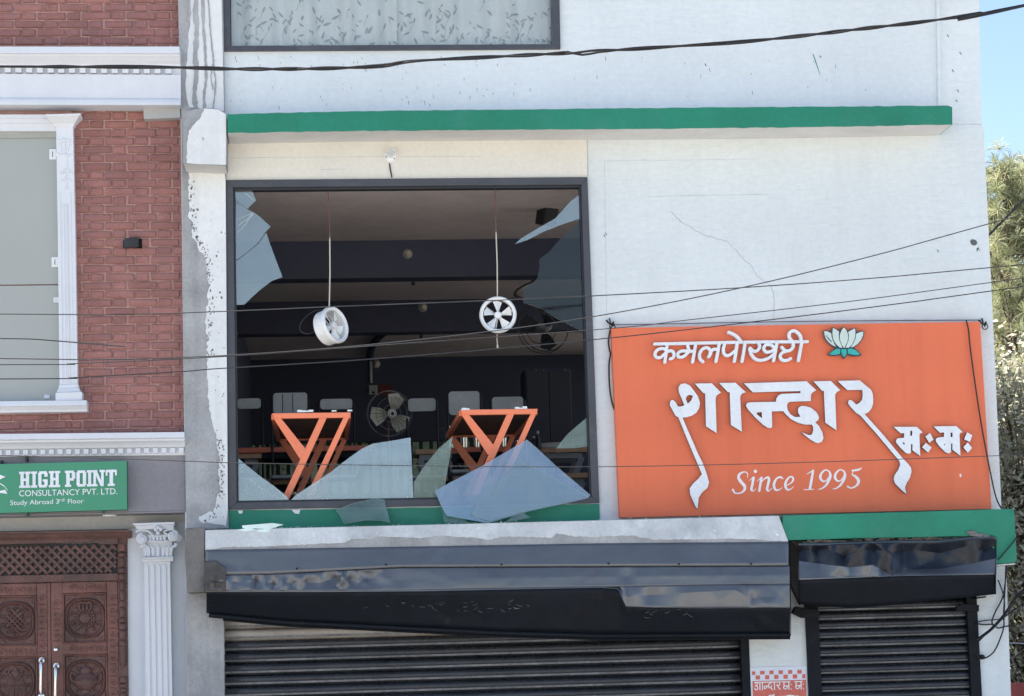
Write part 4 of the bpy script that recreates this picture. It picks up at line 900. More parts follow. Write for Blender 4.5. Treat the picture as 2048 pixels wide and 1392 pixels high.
def text_px(s, x0, x1, yb0, yb1, cap, Y, m, parent, name='lettering', th=.0015):
    cu = bpy.data.curves.new('t', 'FONT'); cu.body = s; cu.resolution_u = 3; o = bpy.data.objects.new('t', cu); COL.objects.link(o)
    me = bpy.data.meshes.new_from_object(o.evaluated_get(bpy.context.evaluated_depsgraph_get())); vs_ = [v.co.copy() for v in me.vertices]; fs = [tuple(p.vertices) for p in me.polygons]
    bpy.data.objects.remove(o); bpy.data.meshes.remove(me); bpy.data.curves.remove(cu)
    a = min(v.x for v in vs_); b = max(v.x for v in vs_); ch = .73
    mb = MB(); pts = []
    for v in vs_:
        t = (v.x-a)/(b-a); pts.append(P(lerp(x0, x1, t), lerp(yb0, yb1, t)-v.y/ch*cap, Y))
    mb.add(pts, fs); o = put(name, mb, m, parent, recalc=False); return o
def tz(s, x0, x1, y0, y1, cap, m='print'):
    return text_px(s, x0/7.585, x1/7.585, 915+y0/7.585, 915+y1/7.585, cap/7.585, GY-.0015, M[m], gsn)
tz('CONSULTANCY PVT. LTD.', 290, 1780, 590, 555, 96)
tz('Study Abroad 3', 155, 893, 723, 700, 76); tz('rd', 898, 975, 668, 666, 50); tz('Floor', 1030, 1270, 700, 692, 74)
lg = MB()
for pts in ([(-60, 245), (0, 262), (84, 292), (0, 332), (-60, 350)], [(-60, 360), (0, 386), (58, 422), (108, 480), (133, 540), (122, 512), (62, 440), (0, 404), (-60, 385)], [(-60, 540), (0, 505), (78, 488), (112, 551), (0, 536), (-60, 548)]): lg.px(zg(pts), GY-.004, .0038)
put('logo', lg, M['print'], gsn)

# ================================================================ ORANGE SIGN
osn = thing('orange_signboard', 'large orange shop signboard with raised white Devanagari letters and a lotus', 'signboard', P(1600, 1030, -.08))
SY = -.09
put('sign_panel', MB().px([(1223, 656), (1420, 652.5), (1600, 649.5), (1800, 646), (1960, 643.5), (1983, 1018), (1240, 1035)], SY, .085), M['sign'], osn)
LY = SY-.042; LT = .034
def letter(loop, hole=(), name='letter'):
    return put(name, MB().px(loop, LY, LT, list(hole), side=1), [M['letter'], M['letter_s']], osn, bevel=.002)
A = lambda pts: zc(pts, 1320, 740, 8.533); B_ = lambda pts: zc(pts, 1480, 740, 6.8267); C_ = lambda pts: zc(pts, 1320, 780, 5.569); D_ = lambda pts: zc(pts, 1680, 820, 7.314)
letter(A([(350, 240), (430, 226), (510, 262), (580, 350), (650, 450), (684, 560), (670, 650), (622, 730), (545, 780), (460, 807), (385, 812)])+C_([(262, 330), (300, 425), (360, 560), (420, 700), (478, 815), (520, 930), (547, 1030), (530, 1090), (470, 1140), (432, 1200), (420, 1322), (395, 1300), (335, 1160), (330, 1095), (370, 1040), (430, 985), (466, 937), (430, 850), (320, 590), (205, 305)])+A([(268, 785), (215, 690), (168, 600), (172, 540), (195, 512), (228, 512), (268, 550), (308, 622), (370, 620), (415, 600), (370, 490), (322, 380), (313, 300)]), [A([(440, 490), (460, 448), (500, 425), (562, 440), (535, 515), (475, 572)])])
letter(A([(590, 230), (885, 225), (1045, 385), (985, 420), (958, 455), (950, 500), (968, 1080), (785, 960), (770, 400), (738, 393)]))
letter(A([(1005, 220), (1290, 215), (1470, 380), (1405, 402), (1378, 435), (1370, 480), (1398, 1055), (1210, 940), (1190, 380), (1158, 378)]))
letter(B_([(50, 180), (910, 152), (1045, 278), (1000, 298), (975, 328), (968, 360), (968, 425), (690, 435), (658, 448), (642, 480), (652, 545), (690, 605), (750, 640), (825, 638), (795, 585), (790, 540), (805, 508), (840, 490), (890, 490), (970, 515), (1045, 575), (1080, 640), (1070, 685), (1030, 712), (1080, 765), (1125, 850), (1140, 930), (1120, 980), (1070, 1000), (1030, 992), (960, 950), (890, 895), (835, 845), (900, 873), (955, 890), (985, 875), (1000, 820), (998, 775), (982, 745), (890, 746), (800, 725), (700, 675), (630, 610), (590, 562), (435, 566), (440, 770), (425, 795), (380, 790), (310, 745), (200, 640), (110, 540), (80, 490), (95, 450), (140, 440), (490, 432), (498, 385), (525, 345), (570, 325), (825, 314), (825, 288), (175, 306)]), [B_([(225, 598), (240, 578), (297, 575), (300, 652), (275, 640)])])
letter(B_([(1000, 152), (1240, 148), (1370, 275), (1325, 300), (1303, 330), (1300, 360), (1318, 825), (1165, 720), (1145, 285), (1123, 288)]))
letter(B_([(1330, 148), (1635, 140), (1790, 270), (1812, 320), (1820, 400), (1818, 460), (1800, 520), (1760, 572), (1705, 604)])+D_([(640, 370), (905, 690), (1000, 790), (1040, 845), (1048, 900), (1020, 1000), (975, 1065), (952, 1140), (972, 1232), (900, 1170), (805, 1075), (785, 1010), (800, 950), (850, 880), (880, 800), (868, 745), (800, 665), (540, 355), (305, 90)])+B_([(1640, 620), (1585, 585), (1515, 510), (1475, 455), (1480, 420), (1505, 408), (1530, 418), (1590, 470), (1635, 445), (1668, 400), (1675, 350), (1670, 275), (1465, 275)]))
letter(D_([(780, 245), (1125, 245), (1212, 328), (1170, 345), (1163, 375), (1175, 675), (1060, 590), (1060, 500), (1040, 500), (1040, 625), (1010, 642), (960, 628), (880, 550), (818, 475), (820, 435), (850, 412), (935, 405), (940, 340), (885, 340)]), [D_([(1030, 305), (1057, 305), (1055, 375), (1028, 375)]), D_([(915, 475), (930, 476), (945, 485), (942, 508), (928, 498)])])
letter(D_([(1370, 240), (1700, 235), (1795, 322), (1755, 340), (1748, 368), (1762, 670), (1645, 580), (1645, 490), (1625, 490), (1625, 615), (1595, 636), (1545, 620), (1450, 525), (1402, 458), (1405, 420), (1445, 400), (1520, 395), (1525, 330), (1460, 330)]), [D_([(1618, 330), (1648, 330), (1645, 395), (1618, 395)]), D_([(1520, 490), (1542, 502), (1532, 522)])])
for q in ([(1318, 335), (1368, 435), (1305, 480), (1248, 385)], [(1255, 478), (1342, 550), (1290, 625), (1200, 545)], [(1860, 325), (1937, 370), (1900, 468), (1815, 430)], [(1868, 473), (1934, 555), (1870, 627), (1803, 545)]): letter(D_(q), name='visarga_dot')
W1 = lambda pts, w: [(1290+x/6.0235, 650+y/6.0235, w/6.0235) for x, y in pts]
KW = 36
groups = [[[(118, 228), (700, 216), (1300, 205), (1958, 200)]],
 [[(268, 232), (256, 330), (240, 448)], [(248, 292), (205, 282), (150, 300), (122, 345), (140, 388), (190, 388), (240, 345), (290, 312), (335, 318), (352, 360), (335, 395), (305, 408)]],
 [[(516, 232), (520, 265), (530, 312), (490, 360), (440, 388), (400, 375), (402, 335), (450, 312), (530, 316), (592, 314)], [(612, 225), (595, 330), (575, 446)]],
 [[(700, 442), (664, 405), (660, 345), (692, 292), (742, 272), (785, 298), (792, 340), (768, 382)], [(785, 330), (825, 294), (880, 292)], [(896, 220), (878, 330), (856, 440)]],
 [[(962, 225), (945, 290), (955, 345), (995, 368), (1045, 345), (1085, 310)], [(1112, 212), (1098, 320), (1078, 438)]],
 [[(1208, 205), (1195, 300), (1170, 438)], [(1010, 88), (1062, 108), (1115, 145), (1160, 200)]],
 [[(1372, 212), (1384, 262), (1355, 305), (1312, 315), (1268, 278)], [(1262, 285), (1285, 355), (1335, 410), (1405, 424), (1475, 405), (1530, 370), (1562, 335)], [(1572, 285), (1520, 240), (1455, 240), (1432, 285), (1465, 325), (1515, 318), (1570, 290)], [(1590, 212), (1572, 320), (1550, 430)]],
 [[(1782, 205), (1788, 255), (1755, 300), (1695, 310), (1650, 268)], [(1700, 312), (1648, 340), (1630, 385), (1660, 422), (1710, 425), (1755, 404)]],
 [[(1892, 200), (1872, 310), (1850, 428)], [(1886, 200), (1872, 130), (1825, 80), (1778, 70), (1742, 100), (1745, 155), (1785, 205)]]]
for gi, g in enumerate(groups):
    mb = MB()
    for si, st in enumerate(g): mb.pen(smooth(W1(st, KW), 6), LY-.0012*gi-.0005*si, LT+.0012*gi)
    put('letter' if gi else 'headline_stroke', mb, M['letter'], osn)
SN = lambda pts: [(1450+p[0]/7.062, 920+p[1]/7.062, p[2]/7.062) for p in pts]
since = [[[(318, 245, 8), (318, 190, 14), (275, 168, 16), (212, 195, 30), (192, 250, 40), (228, 310, 44), (275, 365, 42), (278, 415, 34), (240, 455, 24), (185, 472, 18), (135, 460, 22), (112, 420, 30)]],
 [[(345, 290, 7), (400, 245, 16)], [(404, 248, 34), (388, 340, 34), (374, 415, 34), (398, 438, 14), (435, 405, 8)], [(428, 158, 44), (430, 162, 44)]],
 [[(455, 298, 7), (512, 248, 16)], [(516, 250, 32), (500, 340, 32), (485, 435, 32)], [(500, 330, 9), (555, 268, 18), (608, 245, 30), (622, 285, 36), (604, 360, 34), (596, 415, 34), (618, 438, 14), (660, 400, 7)]],
 [[(815, 262, 18), (785, 242, 26), (735, 258, 24), (698, 320, 34), (694, 380, 36), (722, 425, 28), (768, 418, 14), (810, 388, 7)]],
 [[(862, 362, 9), (925, 330, 16), (965, 280, 24), (948, 238, 24), (905, 246, 22), (862, 305, 32), (854, 370, 36), (880, 418, 28), (925, 412, 16), (968, 378, 7)]],
 [[(1158, 198, 7), (1246, 148, 22)], [(1244, 150, 30), (1222, 280, 34), (1200, 405, 36)], [(1120, 420, 12), (1250, 413, 12)]],
 [[(1478, 165, 18), (1420, 140, 18), (1362, 190, 30), (1348, 252, 36), (1388, 302, 24), (1440, 282, 16), (1484, 222, 26)], [(1470, 155, 18), (1488, 205, 34), (1478, 262, 38), (1432, 350, 28), (1372, 400, 18), (1312, 416, 7)]],
 [[(1682, 162, 18), (1627, 136, 18), (1569, 186, 30), (1555, 248, 36), (1595, 298, 24), (1647, 278, 16), (1691, 218, 26)], [(1677, 151, 18), (1695, 201, 34), (1685, 258, 38), (1639, 346, 28), (1579, 396, 18), (1520, 412, 7)]],
 [[(1800, 150, 24), (1890, 136, 28), (1930, 108, 8)], [(1808, 145, 9), (1798, 210, 12)], [(1795, 208, 16), (1850, 238, 36), (1886, 290, 42), (1872, 345, 32), (1822, 385, 22), (1772, 396, 18), (1736, 374, 26)]]]
for gi, g in enumerate(since):
    mb = MB()
    for si, st in enumerate(g): mb.pen(smooth(SN(st), 5), SY-.003-.0003*si, .0028+.0003*si, dy=.00002)
    put('printed_letter', mb, M['print'], osn)
LZ = lambda pts: zc(pts, 1635, 645, 17.4)
put('lotus_base', MB().px(LZ([(205, 275), (340, 275), (490, 335), (508, 155), (640, 210), (780, 300), (915, 130), (1050, 300), (1200, 230), (1335, 170), (1350, 350), (1470, 300), (1630, 290), (1612, 470), (1530, 640), (1400, 780), (1260, 870), (1380, 960), (1540, 1135), (1400, 1170), (1200, 1168), (1050, 1110), (930, 1270), (810, 1115), (650, 1158), (500, 1158), (360, 1112), (500, 1000), (640, 890), (490, 805), (360, 705), (258, 560), (212, 430)]), LY, LT, side=1), [M['navy'], M['letter_s']], osn)
for q in ([(235, 302), (330, 303), (475, 368), (488, 480), (505, 530), (530, 625), (585, 740), (650, 842), (520, 788), (405, 700), (300, 575), (248, 430)], [(535, 190), (640, 237), (752, 322), (738, 450), (762, 620), (820, 760), (872, 878), (780, 868), (685, 790), (605, 690), (555, 590), (528, 480), (522, 360)], [(915, 165), (1000, 262), (1052, 380), (1068, 520), (1038, 680), (940, 878), (918, 878), (832, 740), (784, 600), (778, 440), (830, 292)], [(1305, 198), (1072, 325), (1094, 450), (1084, 600), (1024, 770), (975, 878), (1105, 868), (1196, 770), (1276, 620), (1314, 460), (1320, 330)], [(1596, 315), (1480, 335), (1352, 390), (1324, 560), (1264, 700), (1158, 866), (1250, 846), (1396, 748), (1514, 610), (1584, 460)]):
    put('lotus_petal', MB().px(LZ(q), LY-.003, .0028), M['petal'], osn)
for q in ([(405, 1098), (520, 1002), (660, 912), (796, 922), (786, 1088), (640, 1124), (500, 1124)], [(834, 932), (1006, 932), (1020, 1050), (996, 1130), (930, 1215), (864, 1120), (830, 1030)], [(1052, 924), (1200, 904), (1346, 972), (1482, 1108), (1400, 1134), (1250, 1124), (1062, 1078)]): put('lotus_leaf', MB().px(LZ(q), LY-.003, .0028), M['teal'], osn)
lk = MB(); lk.pen(zc([(318, 468, 2), (326, 478, 2)], 1635, 645, 17.4), LY-.005, .002); lk.pen([(1635+350/17.4, 645+520/17.4, 1.8), (1635+480/17.4, 645+668/17.4, 1.8)], LY-.005, .002); put('petal_mark', lk, M['navy'], osn)
tk = MB(); tk.px([(1919, 948), (1922, 947), (1923, 953), (1920, 955)], SY-.001, .0009); put('scuff_mark', tk, M['letter'], osn)

# poster between the shutters
pst = thing('wall_poster', 'white and red paper poster with a chequered top edge between the two shutters', 'poster', P(1555, 1400, -.01))
Q = lambda pts: zc(pts, 1480, 1310, 12.8)
put('paper', MB().px([(1497, 1335.5), (1613, 1332), (1620, 1560), (1501, 1564)], -.008, .006), M['paper'], pst)
rd = MB(); rd.px([(1505, 1362.3), (1612, 1359.6), (1618, 1552), (1509, 1556)], -.0105, .002); put('red_panel', rd, M['pred'], pst)
for i, (x0, x1, y0, y1) in enumerate([(310, 388, 422, 512), (515, 628, 408, 500), (752, 860, 400, 494), (990, 1098, 394, 490), (1230, 1338, 388, 484), (1470, 1578, 382, 480), (402, 512, 526, 630), (644, 750, 516, 624), (876, 984, 510, 616), (1114, 1224, 504, 610), (1350, 1462, 498, 604), (1592, 1674, 492, 600)]):
    put('check_square', MB().px(Q([(x0, y0), (x1, y0-3), (x1+2, y1-3), (x0+2, y1)]), -.0105, .002), M['pred'], pst)
pw = MB(); k = 0
def ps(pts, w=25):
    global k
    pw.pen(smooth([(1480+x/12.8, 1310+y/12.8, w/12.8) for x, y in pts], 4), -.0125-.0001*k, .0018); k += 1
for st in ([(380, 702), (760, 694), (1046, 688)], [(385, 720), (430, 700), (445, 740), (420, 775), (385, 790), (440, 800), (455, 840), (440, 885), (400, 890), (378, 850)], [(508, 700), (512, 890)], [(572, 698), (576, 890)], [(620, 800), (660, 795), (700, 800), (745, 798)], [(622, 800), (618, 850), (645, 860), (680, 830), (690, 790)], [(820, 694), (745, 740), (725, 790), (760, 840), (800, 820), (805, 780)], [(800, 840), (830, 890)], [(880, 692), (886, 885)], [(1010, 690), (1015, 760), (960, 790), (945, 760)], [(960, 790), (1030, 880)],
           [(1085, 690), (1280, 684)], [(1250, 688), (1254, 880)], [(1130, 692), (1132, 790), (1240, 786)], [(1132, 790), (1115, 840), (1160, 870), (1200, 850), (1210, 800)], [(1308, 750), (1312, 754)], [(1310, 866), (1314, 870)],
           [(1396, 684), (1592, 676)], [(1562, 680), (1566, 872)], [(1440, 686), (1442, 782), (1550, 778)], [(1442, 782), (1425, 832), (1470, 862), (1510, 842), (1520, 792)], [(1618, 742), (1622, 746)], [(1622, 858), (1626, 862)],
           [(720, 1060), (800, 1028), (880, 1052)], [(850, 1030), (880, 1008)], [(1170, 1060), (1270, 1030), (1380, 1040)], [(600, 1075), (1500, 1052)]): ps(st)
put('lettering', pw, M['print'], pst)

# ================================================================ WIRES over the street and on the wall
def wire(pts, Y, r, label, m='wire', ext=True, name='overhead_wire', group=None, dY=0):
    q = list(pts)
    if ext:
        a, b = q[0], q[1]; q = [(a[0]-1500, a[1]-(b[1]-a[1])/(b[0]-a[0])*1500*.6-10)]+q
        a, b = q[-1], q[-2]; q = q+[(a[0]+1500, a[1]+(a[1]-b[1])/(a[0]-b[0])*1500)]; r *= .55
    sm = smooth(q, 8); V = [P(x, y, Y+dY*math.sin(i*.3)) for i, (x, y) in enumerate(sm)]
    return put(name, MB().tube(V, r, 6), M[m], label=label, cat='cable' if name != 'overhead_wire' else 'wire', group=group, smooth_=60)
G = 'wires strung across the street front'
tw = thing('overhead_wire', 'thick twisted pair of black wires crossing high above the green band', 'wire', P(1000, 112, -5), G)
base = smooth([(-1500, 128), (0, 133), (300, 134), (480, 138), (640, 137), (760, 132), (830, 122), (1000, 113), (1150, 105), (1345, 93), (1480, 84), (1600, 72), (1720, 58), (1850, 43), (1960, 27), (2048, 11), (3500, -300)], 12)
for ph in (0, 1):
    V = []; s = 0
    for i, (x, y) in enumerate(base):
        off = 2.0*math.sin(x/34+ph*math.pi+math.sin(x/90)*1.5)+(5 if ph and 1140 < x < 1190 else 0)*math.sin((x-1140)/50*math.pi)
        V.append(P(x, y+off, -5+.012*math.cos(x/34+ph*math.pi)))
    put('wire_strand', MB().tube(V, .0068, 6), M['wire'], tw, smooth_=60)
wire([(0, 628), (250, 628.5), (440, 623), (700, 612), (958, 602), (1200, 591), (1480, 575.5), (1750, 556), (2048, 529)], -4.6, .0058, 'thin wire crossing the two hanging white fans near their tops', 'wire_g', group=G)
wire([(0, 717), (200, 719), (440, 711.5), (700, 693), (970, 664), (1200, 631), (1476, 577), (1752, 510), (2048, 428)], -5.0, .0060, 'wire that climbs steeply to the right across the white wall', 'wire_g', group=G)
wire([(0, 729.5), (150, 727), (440, 713.5), (821, 686), (1220, 657), (1384, 639), (1706, 602), (2048, 556)], -4.4, .0052, 'wire running just above the top edge of the orange signboard', 'wire_g', group=G)
wire([(0, 758), (150, 755), (365, 743), (440, 737), (783, 715), (1220, 676), (1545, 639), (1800, 607), (2048, 573)], -4.2, .0062, 'wire that cuts across the top left corner of the orange signboard', 'wire_g', group=G)
wire([(0, 911), (365, 922), (480, 926), (840, 931.5), (1200, 933.5), (1600, 925), (2048, 909.5)], -3.8, .0048, 'thin wire crossing the middle of the orange signboard below its big letters', 'wire_g', group=G)
wire([(0, 677), (60, 678), (116, 682), (250, 693)], -4.1, .004, 'thin wire in front of the frosted window of the brick building', 'wire_g', ext=False, group=G)
wire([(1950, 500), (1985, 463), (2048, 400), (2300, 150)], 2.5, .012, 'wire slanting up beside the pine tree at the corner', 'wire', ext=False, group=G)
CG = 'cables hanging at the building corner'
def cable(pts, Y, r, label): return wire(pts, Y, r, label, 'wire', False, 'hanging_cable', CG)
cable([(1932, 640), (1937, 660), (1941, 700), (1955, 800), (1970, 890), (1986, 970), (1994, 1000), (2003, 1017)], -.12, .006, 'black cable hanging down over the right edge of the orange signboard')
cable([(1222, 653), (1217, 680), (1219, 700), (1221, 708), (1218, 730), (1219, 770), (1223, 800), (1229, 820)], -.035, .007, 'black cable hanging beside the left edge of the orange signboard')
cable([(1222, 650), (1600, 643), (1964, 640)], -.03, .003, 'thin line along the top edge of the orange signboard')
cable([(2033, 1075), (2020, 1092), (1996, 1120)], -.43, .006, 'short cable slanting across the end of the green slab')
cable([(2014, 1128), (2011, 1160), (2005, 1195), (1990, 1225), (1984, 1243), (1987, 1252)], -.06, .006, 'cable looping down the white wall from the green slab')
cable([(2012, 1130), (2010, 1180), (2007, 1230), (2008, 1250), (2003, 1270), (1990, 1300), (1975, 1314), (1960, 1317), (1954, 1308)], -.05, .006, 'long cable drooping to a wall bolt beside the right shutter')
cable([(1996, 1160), (2004, 1180), (2009, 1205), (2008, 1240)], -.08, .005, 'cable dropping from the end of the right shutter hood')
cable([(1951, 1245), (1970, 1241), (1995, 1239), (2010, 1238)], -.03, .0045, 'cable running level to the right from the shutter bracket')
cable([(1951, 1246), (1965, 1249), (1985, 1249), (1996, 1256), (2010, 1253), (2022, 1251)], -.04, .006, 'cable sagging level beside the right shutter')
cable([(1953, 1280), (1965, 1272), (1985, 1256), (2010, 1228), (2030, 1198), (2048, 1180), (2120, 1120)], -.15, .012, 'thick cable bundle slanting up from the right shutter to the trees')
cable([(1958, 1282), (1978, 1262), (2008, 1235), (2040, 1212), (2100, 1180)], -.13, .006, 'thinner cable slanting up beside the thick bundle')
for (x, y, lab) in [(1221, 649, 'small wire hook on the wall at the top left of the orange signboard'), (1966, 649, 'small wire hook on the wall at the top right of the orange signboard')]:
    h = MB(); h.tube([P(x-8, y-8, -.01), P(x, y, -.06), P(x+6, y-5, -.05), P(x+3, y+4, -.04)], .008, 5); h.tube([P(x-2, y-12, -.01), P(x+1, y, -.07)], .006, 5); h.tube([P(x-4+10*(x > 1500), y-4, -.01)]+[P(x+4+6*math.cos(a*.7), y+4+6*math.sin(a*.7), -.05) for a in range(9)], .004, 4); put('wire_hook', h, M['wire'], label=lab, cat='hook')
h = MB(); h.ball(P(1963, 1314, -.03), .014, 8); h.lathe([(.02, .0), (.02, .03), (0, .03)], P(1963, 1314, 0), (0, -1, 0), 8); put('wall_bolt', h, M['wire'], label='dark bolt in the white wall beside the right shutter', cat='bolt')

# bulb holder above the shop window
bh_ = thing('bulb_holder', 'white bulb holder with a short cord on the wall above the smashed window', 'light fitting', P(781, 325, 0))
mb = MB(); mb.lathe([(0, .03), (.03, .03), (.047, .015), (.05, 0)], P(781, 312, -.004), (0, -1, 0), 20)
for v in mb.v: v.z = P(781, 312, 0).z+(v.z-P(781, 312, 0).z)*1.25
put('base_plate', mb, M['white'], bh_, smooth_=50)
mb = MB(); c = P(781, 308, -.03); mb.lathe([(.036, 0), (.038, .05), (.034, .055), (.032, .05), (.028, .01), (0, .01)], c, (0, -1, .12), 20); put('socket', mb, M['white'], bh_, smooth_=50)
mb = MB(); mb.ball(P(772.5, 314, -.03), .006, 6); mb.ball(P(788.5, 317, -.03), .006, 6); put('screw', mb, M['black'], bh_)
put('cord', MB().tube([P(779, 327, -.01), P(781, 340, -.012), P(784, 355, -.012)], .0055, 6), M['wire_g'], bh_)

# ================================================================ LOOSE GLASS on the ledge
zl = P(900, 1046, -.30).z
def shard(poly, pa, pb_, pc, label, mt='film', th=.010):
    o = P(*pa); n = (P(*pb_)-o).cross(P(*pc)-o).normalized()
    if n.y > 0: n = -n
    return put('glass_shard', MB().slab([PP(x, y, o, n) for x, y in poly], -n*th, side=1), [M[mt], M['edge']], label=label, cat='glass shard', group='loose pieces of broken glass on the ledge')
shard([(870, 982), (900, 965), (960, 934), (1010, 905), (1054, 879), (1075, 897), (1110, 930), (1181, 990), (1176, 996), (1140, 1005), (1060, 1022), (976, 1046), (925, 1037), (893, 1031), (882, 1010)], (1054, 879, -.04), (976, 1046, -.13), (1181, 990, -.05), 'largest loose sheet of pale glass leaning in the right half of the smashed window', 'film2')
shard([(943, 1030), (960, 990), (1040, 919), (1060, 930), (1120, 962), (1176, 991), (1130, 1005), (1050, 1023), (978, 1042)], (1040, 919, -.075), (978, 1042, -.145), (1176, 991, -.07), 'second sheet of pale glass lying against the face of the largest one', 'film')
shard([(880, 1010), (884, 1021), (889, 1044), (935, 1046), (930, 1038), (893, 1032)], (880, 1010, -.09), (889, 1044, -.115), (935, 1046, -.115), 'pale green glass strip peeping out below the left foot of the largest sheet', 'pale')
shard([(672, 1020), (700, 1008), (750, 996), (770, 1000), (771, 1008), (780, 1044), (760, 1040), (730, 1040), (688, 1047), (680, 1030)], (750, 996, -.05), (688, 1047, -.12), (780, 1044, -.12), 'small clear shard leaning over the green sill in the middle of the window', 'pale')
shard([(1028, 1030), (1030, 1016), (1062, 1035), (1010, 1045)], (1028, 1016, -.10), (1062, 1035, -.11), (1010, 1045, -.115), 'small green triangle of glass below the right side of the largest sheet', 'pale')
for poly, h, lab in [([(484, 1051), (545, 1046), (567, 1049), (540, 1058), (485, 1056)], .0, 'flat green glass piece on top of the pile at the left end of the ledge'), ([(472, 1060), (500, 1055), (512, 1060), (490, 1063)], .002, 'flat green glass piece at the left of the pile on the ledge'), ([(512, 1060), (545, 1055), (536, 1065), (520, 1064)], .001, 'flat green glass piece at the front of the pile on the ledge')]:
    mb = MB(); mb.slab([P(x, y, -.43-h) for x, y in poly], (0, .012, .0)); put('glass_shard', mb, M['edge'], label=lab, cat='glass shard', group='loose pieces of broken glass on the ledge')
cm = MB()
for i in range(130):
    x = random.choice([random.uniform(470, 1560), random.gauss(960, 60), random.gauss(560, 60)]); y0 = interp([(411, 1060), (900, 1048), (1558, 1031)], x); c = P(x, y0-1.2+random.uniform(-.8, 1.4), -.40+random.uniform(-.02, .02)); s = random.uniform(.002, .0085)
    cm.add([c+Vector((random.uniform(-s, s), random.uniform(-s, s), random.uniform(-s, s))) for _ in range(4)], [(0, 1, 2), (0, 2, 3), (0, 3, 1), (1, 3, 2)])
for i in range(60):
    x = random.uniform(480, 1175); c = P(x, interp([(476, 1002), (1180, 990)], x)-random.uniform(0, 2), .01); s = random.uniform(.002, .006)
    cm.add([c+Vector((random.uniform(-s, s), random.uniform(-s, s), random.uniform(-s, s))) for _ in range(4)], [(0, 1, 2), (0, 2, 3), (0, 3, 1), (1, 3, 2)])
put('glass_crumbs', cm, M['crumb'], label='tiny crumbs of broken glass scattered along the ledge and sill', cat='broken glass', kind='stuff')

# ================================================================ HANGING FANS
def vent_fan(c, axis, rad, depth, spin, top_px, label):
    t = thing('ventilator_fan', label, 'fan', c, 'white ventilator fans dangling in the window')
    ax = Vector(axis).normalized(); u = ax.cross(Vector((0, 0, 1))).normalized(); w_ = u.cross(ax)
    mb = MB(); mb.lathe([(rad*.80, .0), (rad*.94, .012), (rad, .0), (rad*1.0, -.02), (rad*.93, -.03), (rad*.92, -depth), (rad*.84, -depth), (rad*.82, -.02), (rad*.80, .0)], c, ax, 40); put('housing', mb, M['white'], t, smooth_=40)
    mb = MB(); mb.lathe([(0, -.004), (rad*.17, -.006), (rad*.2, -.02), (rad*.2, -.06), (0, -.06)], c, ax, 20); put('hub', mb, M['white'], t, smooth_=40)
    for k in range(5):
        a0 = spin+k*2*math.pi/5; mb = MB(); pts = []
        for (r, da, dz) in [(.2, -.25, -.02), (.5, -.30, -.018), (.76, -.33, -.015), (.78, .0, -.03), (.74, .34, -.045), (.5, .30, -.045), (.2, .28, -.045)]:
            a = a0+da; pts.append(c+(u*math.cos(a)+w_*math.sin(a))*rad*r+ax*dz)
        mb.add(pts, [(0, 1, 5, 6), (1, 2, 3), (1, 3, 5), (3, 4, 5)]); b = put('blade', mb, M['white'], t, recalc=False); b.modifiers.new('thick', 'SOLIDIFY').thickness = .003
    mb = MB()
    for k in range(3): a = spin+.4+k*2*math.pi/3; mb.tube([c+ax*-.06, c+(u*math.cos(a)+w_*math.sin(a))*rad*.86-ax*(depth-.01)], .006, 5)
    put('motor_stay', mb, M['white'], t)
    top = P(top_px[0], top_px[1], c.y+.02); mid = lerp(top, c+w_*rad, .42); q = c+w_*rad*1.0+ax*-.03
    put('cord', MB().tube([q, lerp(q, mid, .5)+Vector((.004, 0, 0)), mid], .0055, 6), M['cream'], t); put('cord_end', MB().tube([mid, lerp(mid, top, .5), top], .0055, 6), M['redc'], t)
    return t, u, w_, ax
f1, u, w_, ax = vent_fan(P(996, 629, .03), (-.04, -1, .03), .147, .09, .3, (990, 372), 'right hand white ventilator fan dangling face on by its cord in the smashed window')
c0 = P(994, 668, .06); mb = MB(); mb.tube([c0, P(994, 680, .06), P(995, 690, .06)], .0035, 5); mb.lathe([(.0, 0), (.006, .0), (.009, -.02), (.006, -.026), (0, -.026)], P(995, 690, .06), (0, 0, 1), 8); put('pull_cord', mb, M['cream'], f1)
f2, u, w_, ax = vent_fan(P(671, 649, .03), (.80, -.66, .22), .150, .11, .9, (656, 376), 'left hand white ventilator fan dangling turned sideways in the smashed window')
mb = MB(); mb.tube([Vector(v) for v in smooth([tuple(P(x, y, .1)) for x, y in [(645, 619), (625, 624), (606, 640), (599, 658), (612, 668), (630, 662), (640, 648)]], 5)], .004, 5); put('loose_lead', mb, M['wire_g'], f2)

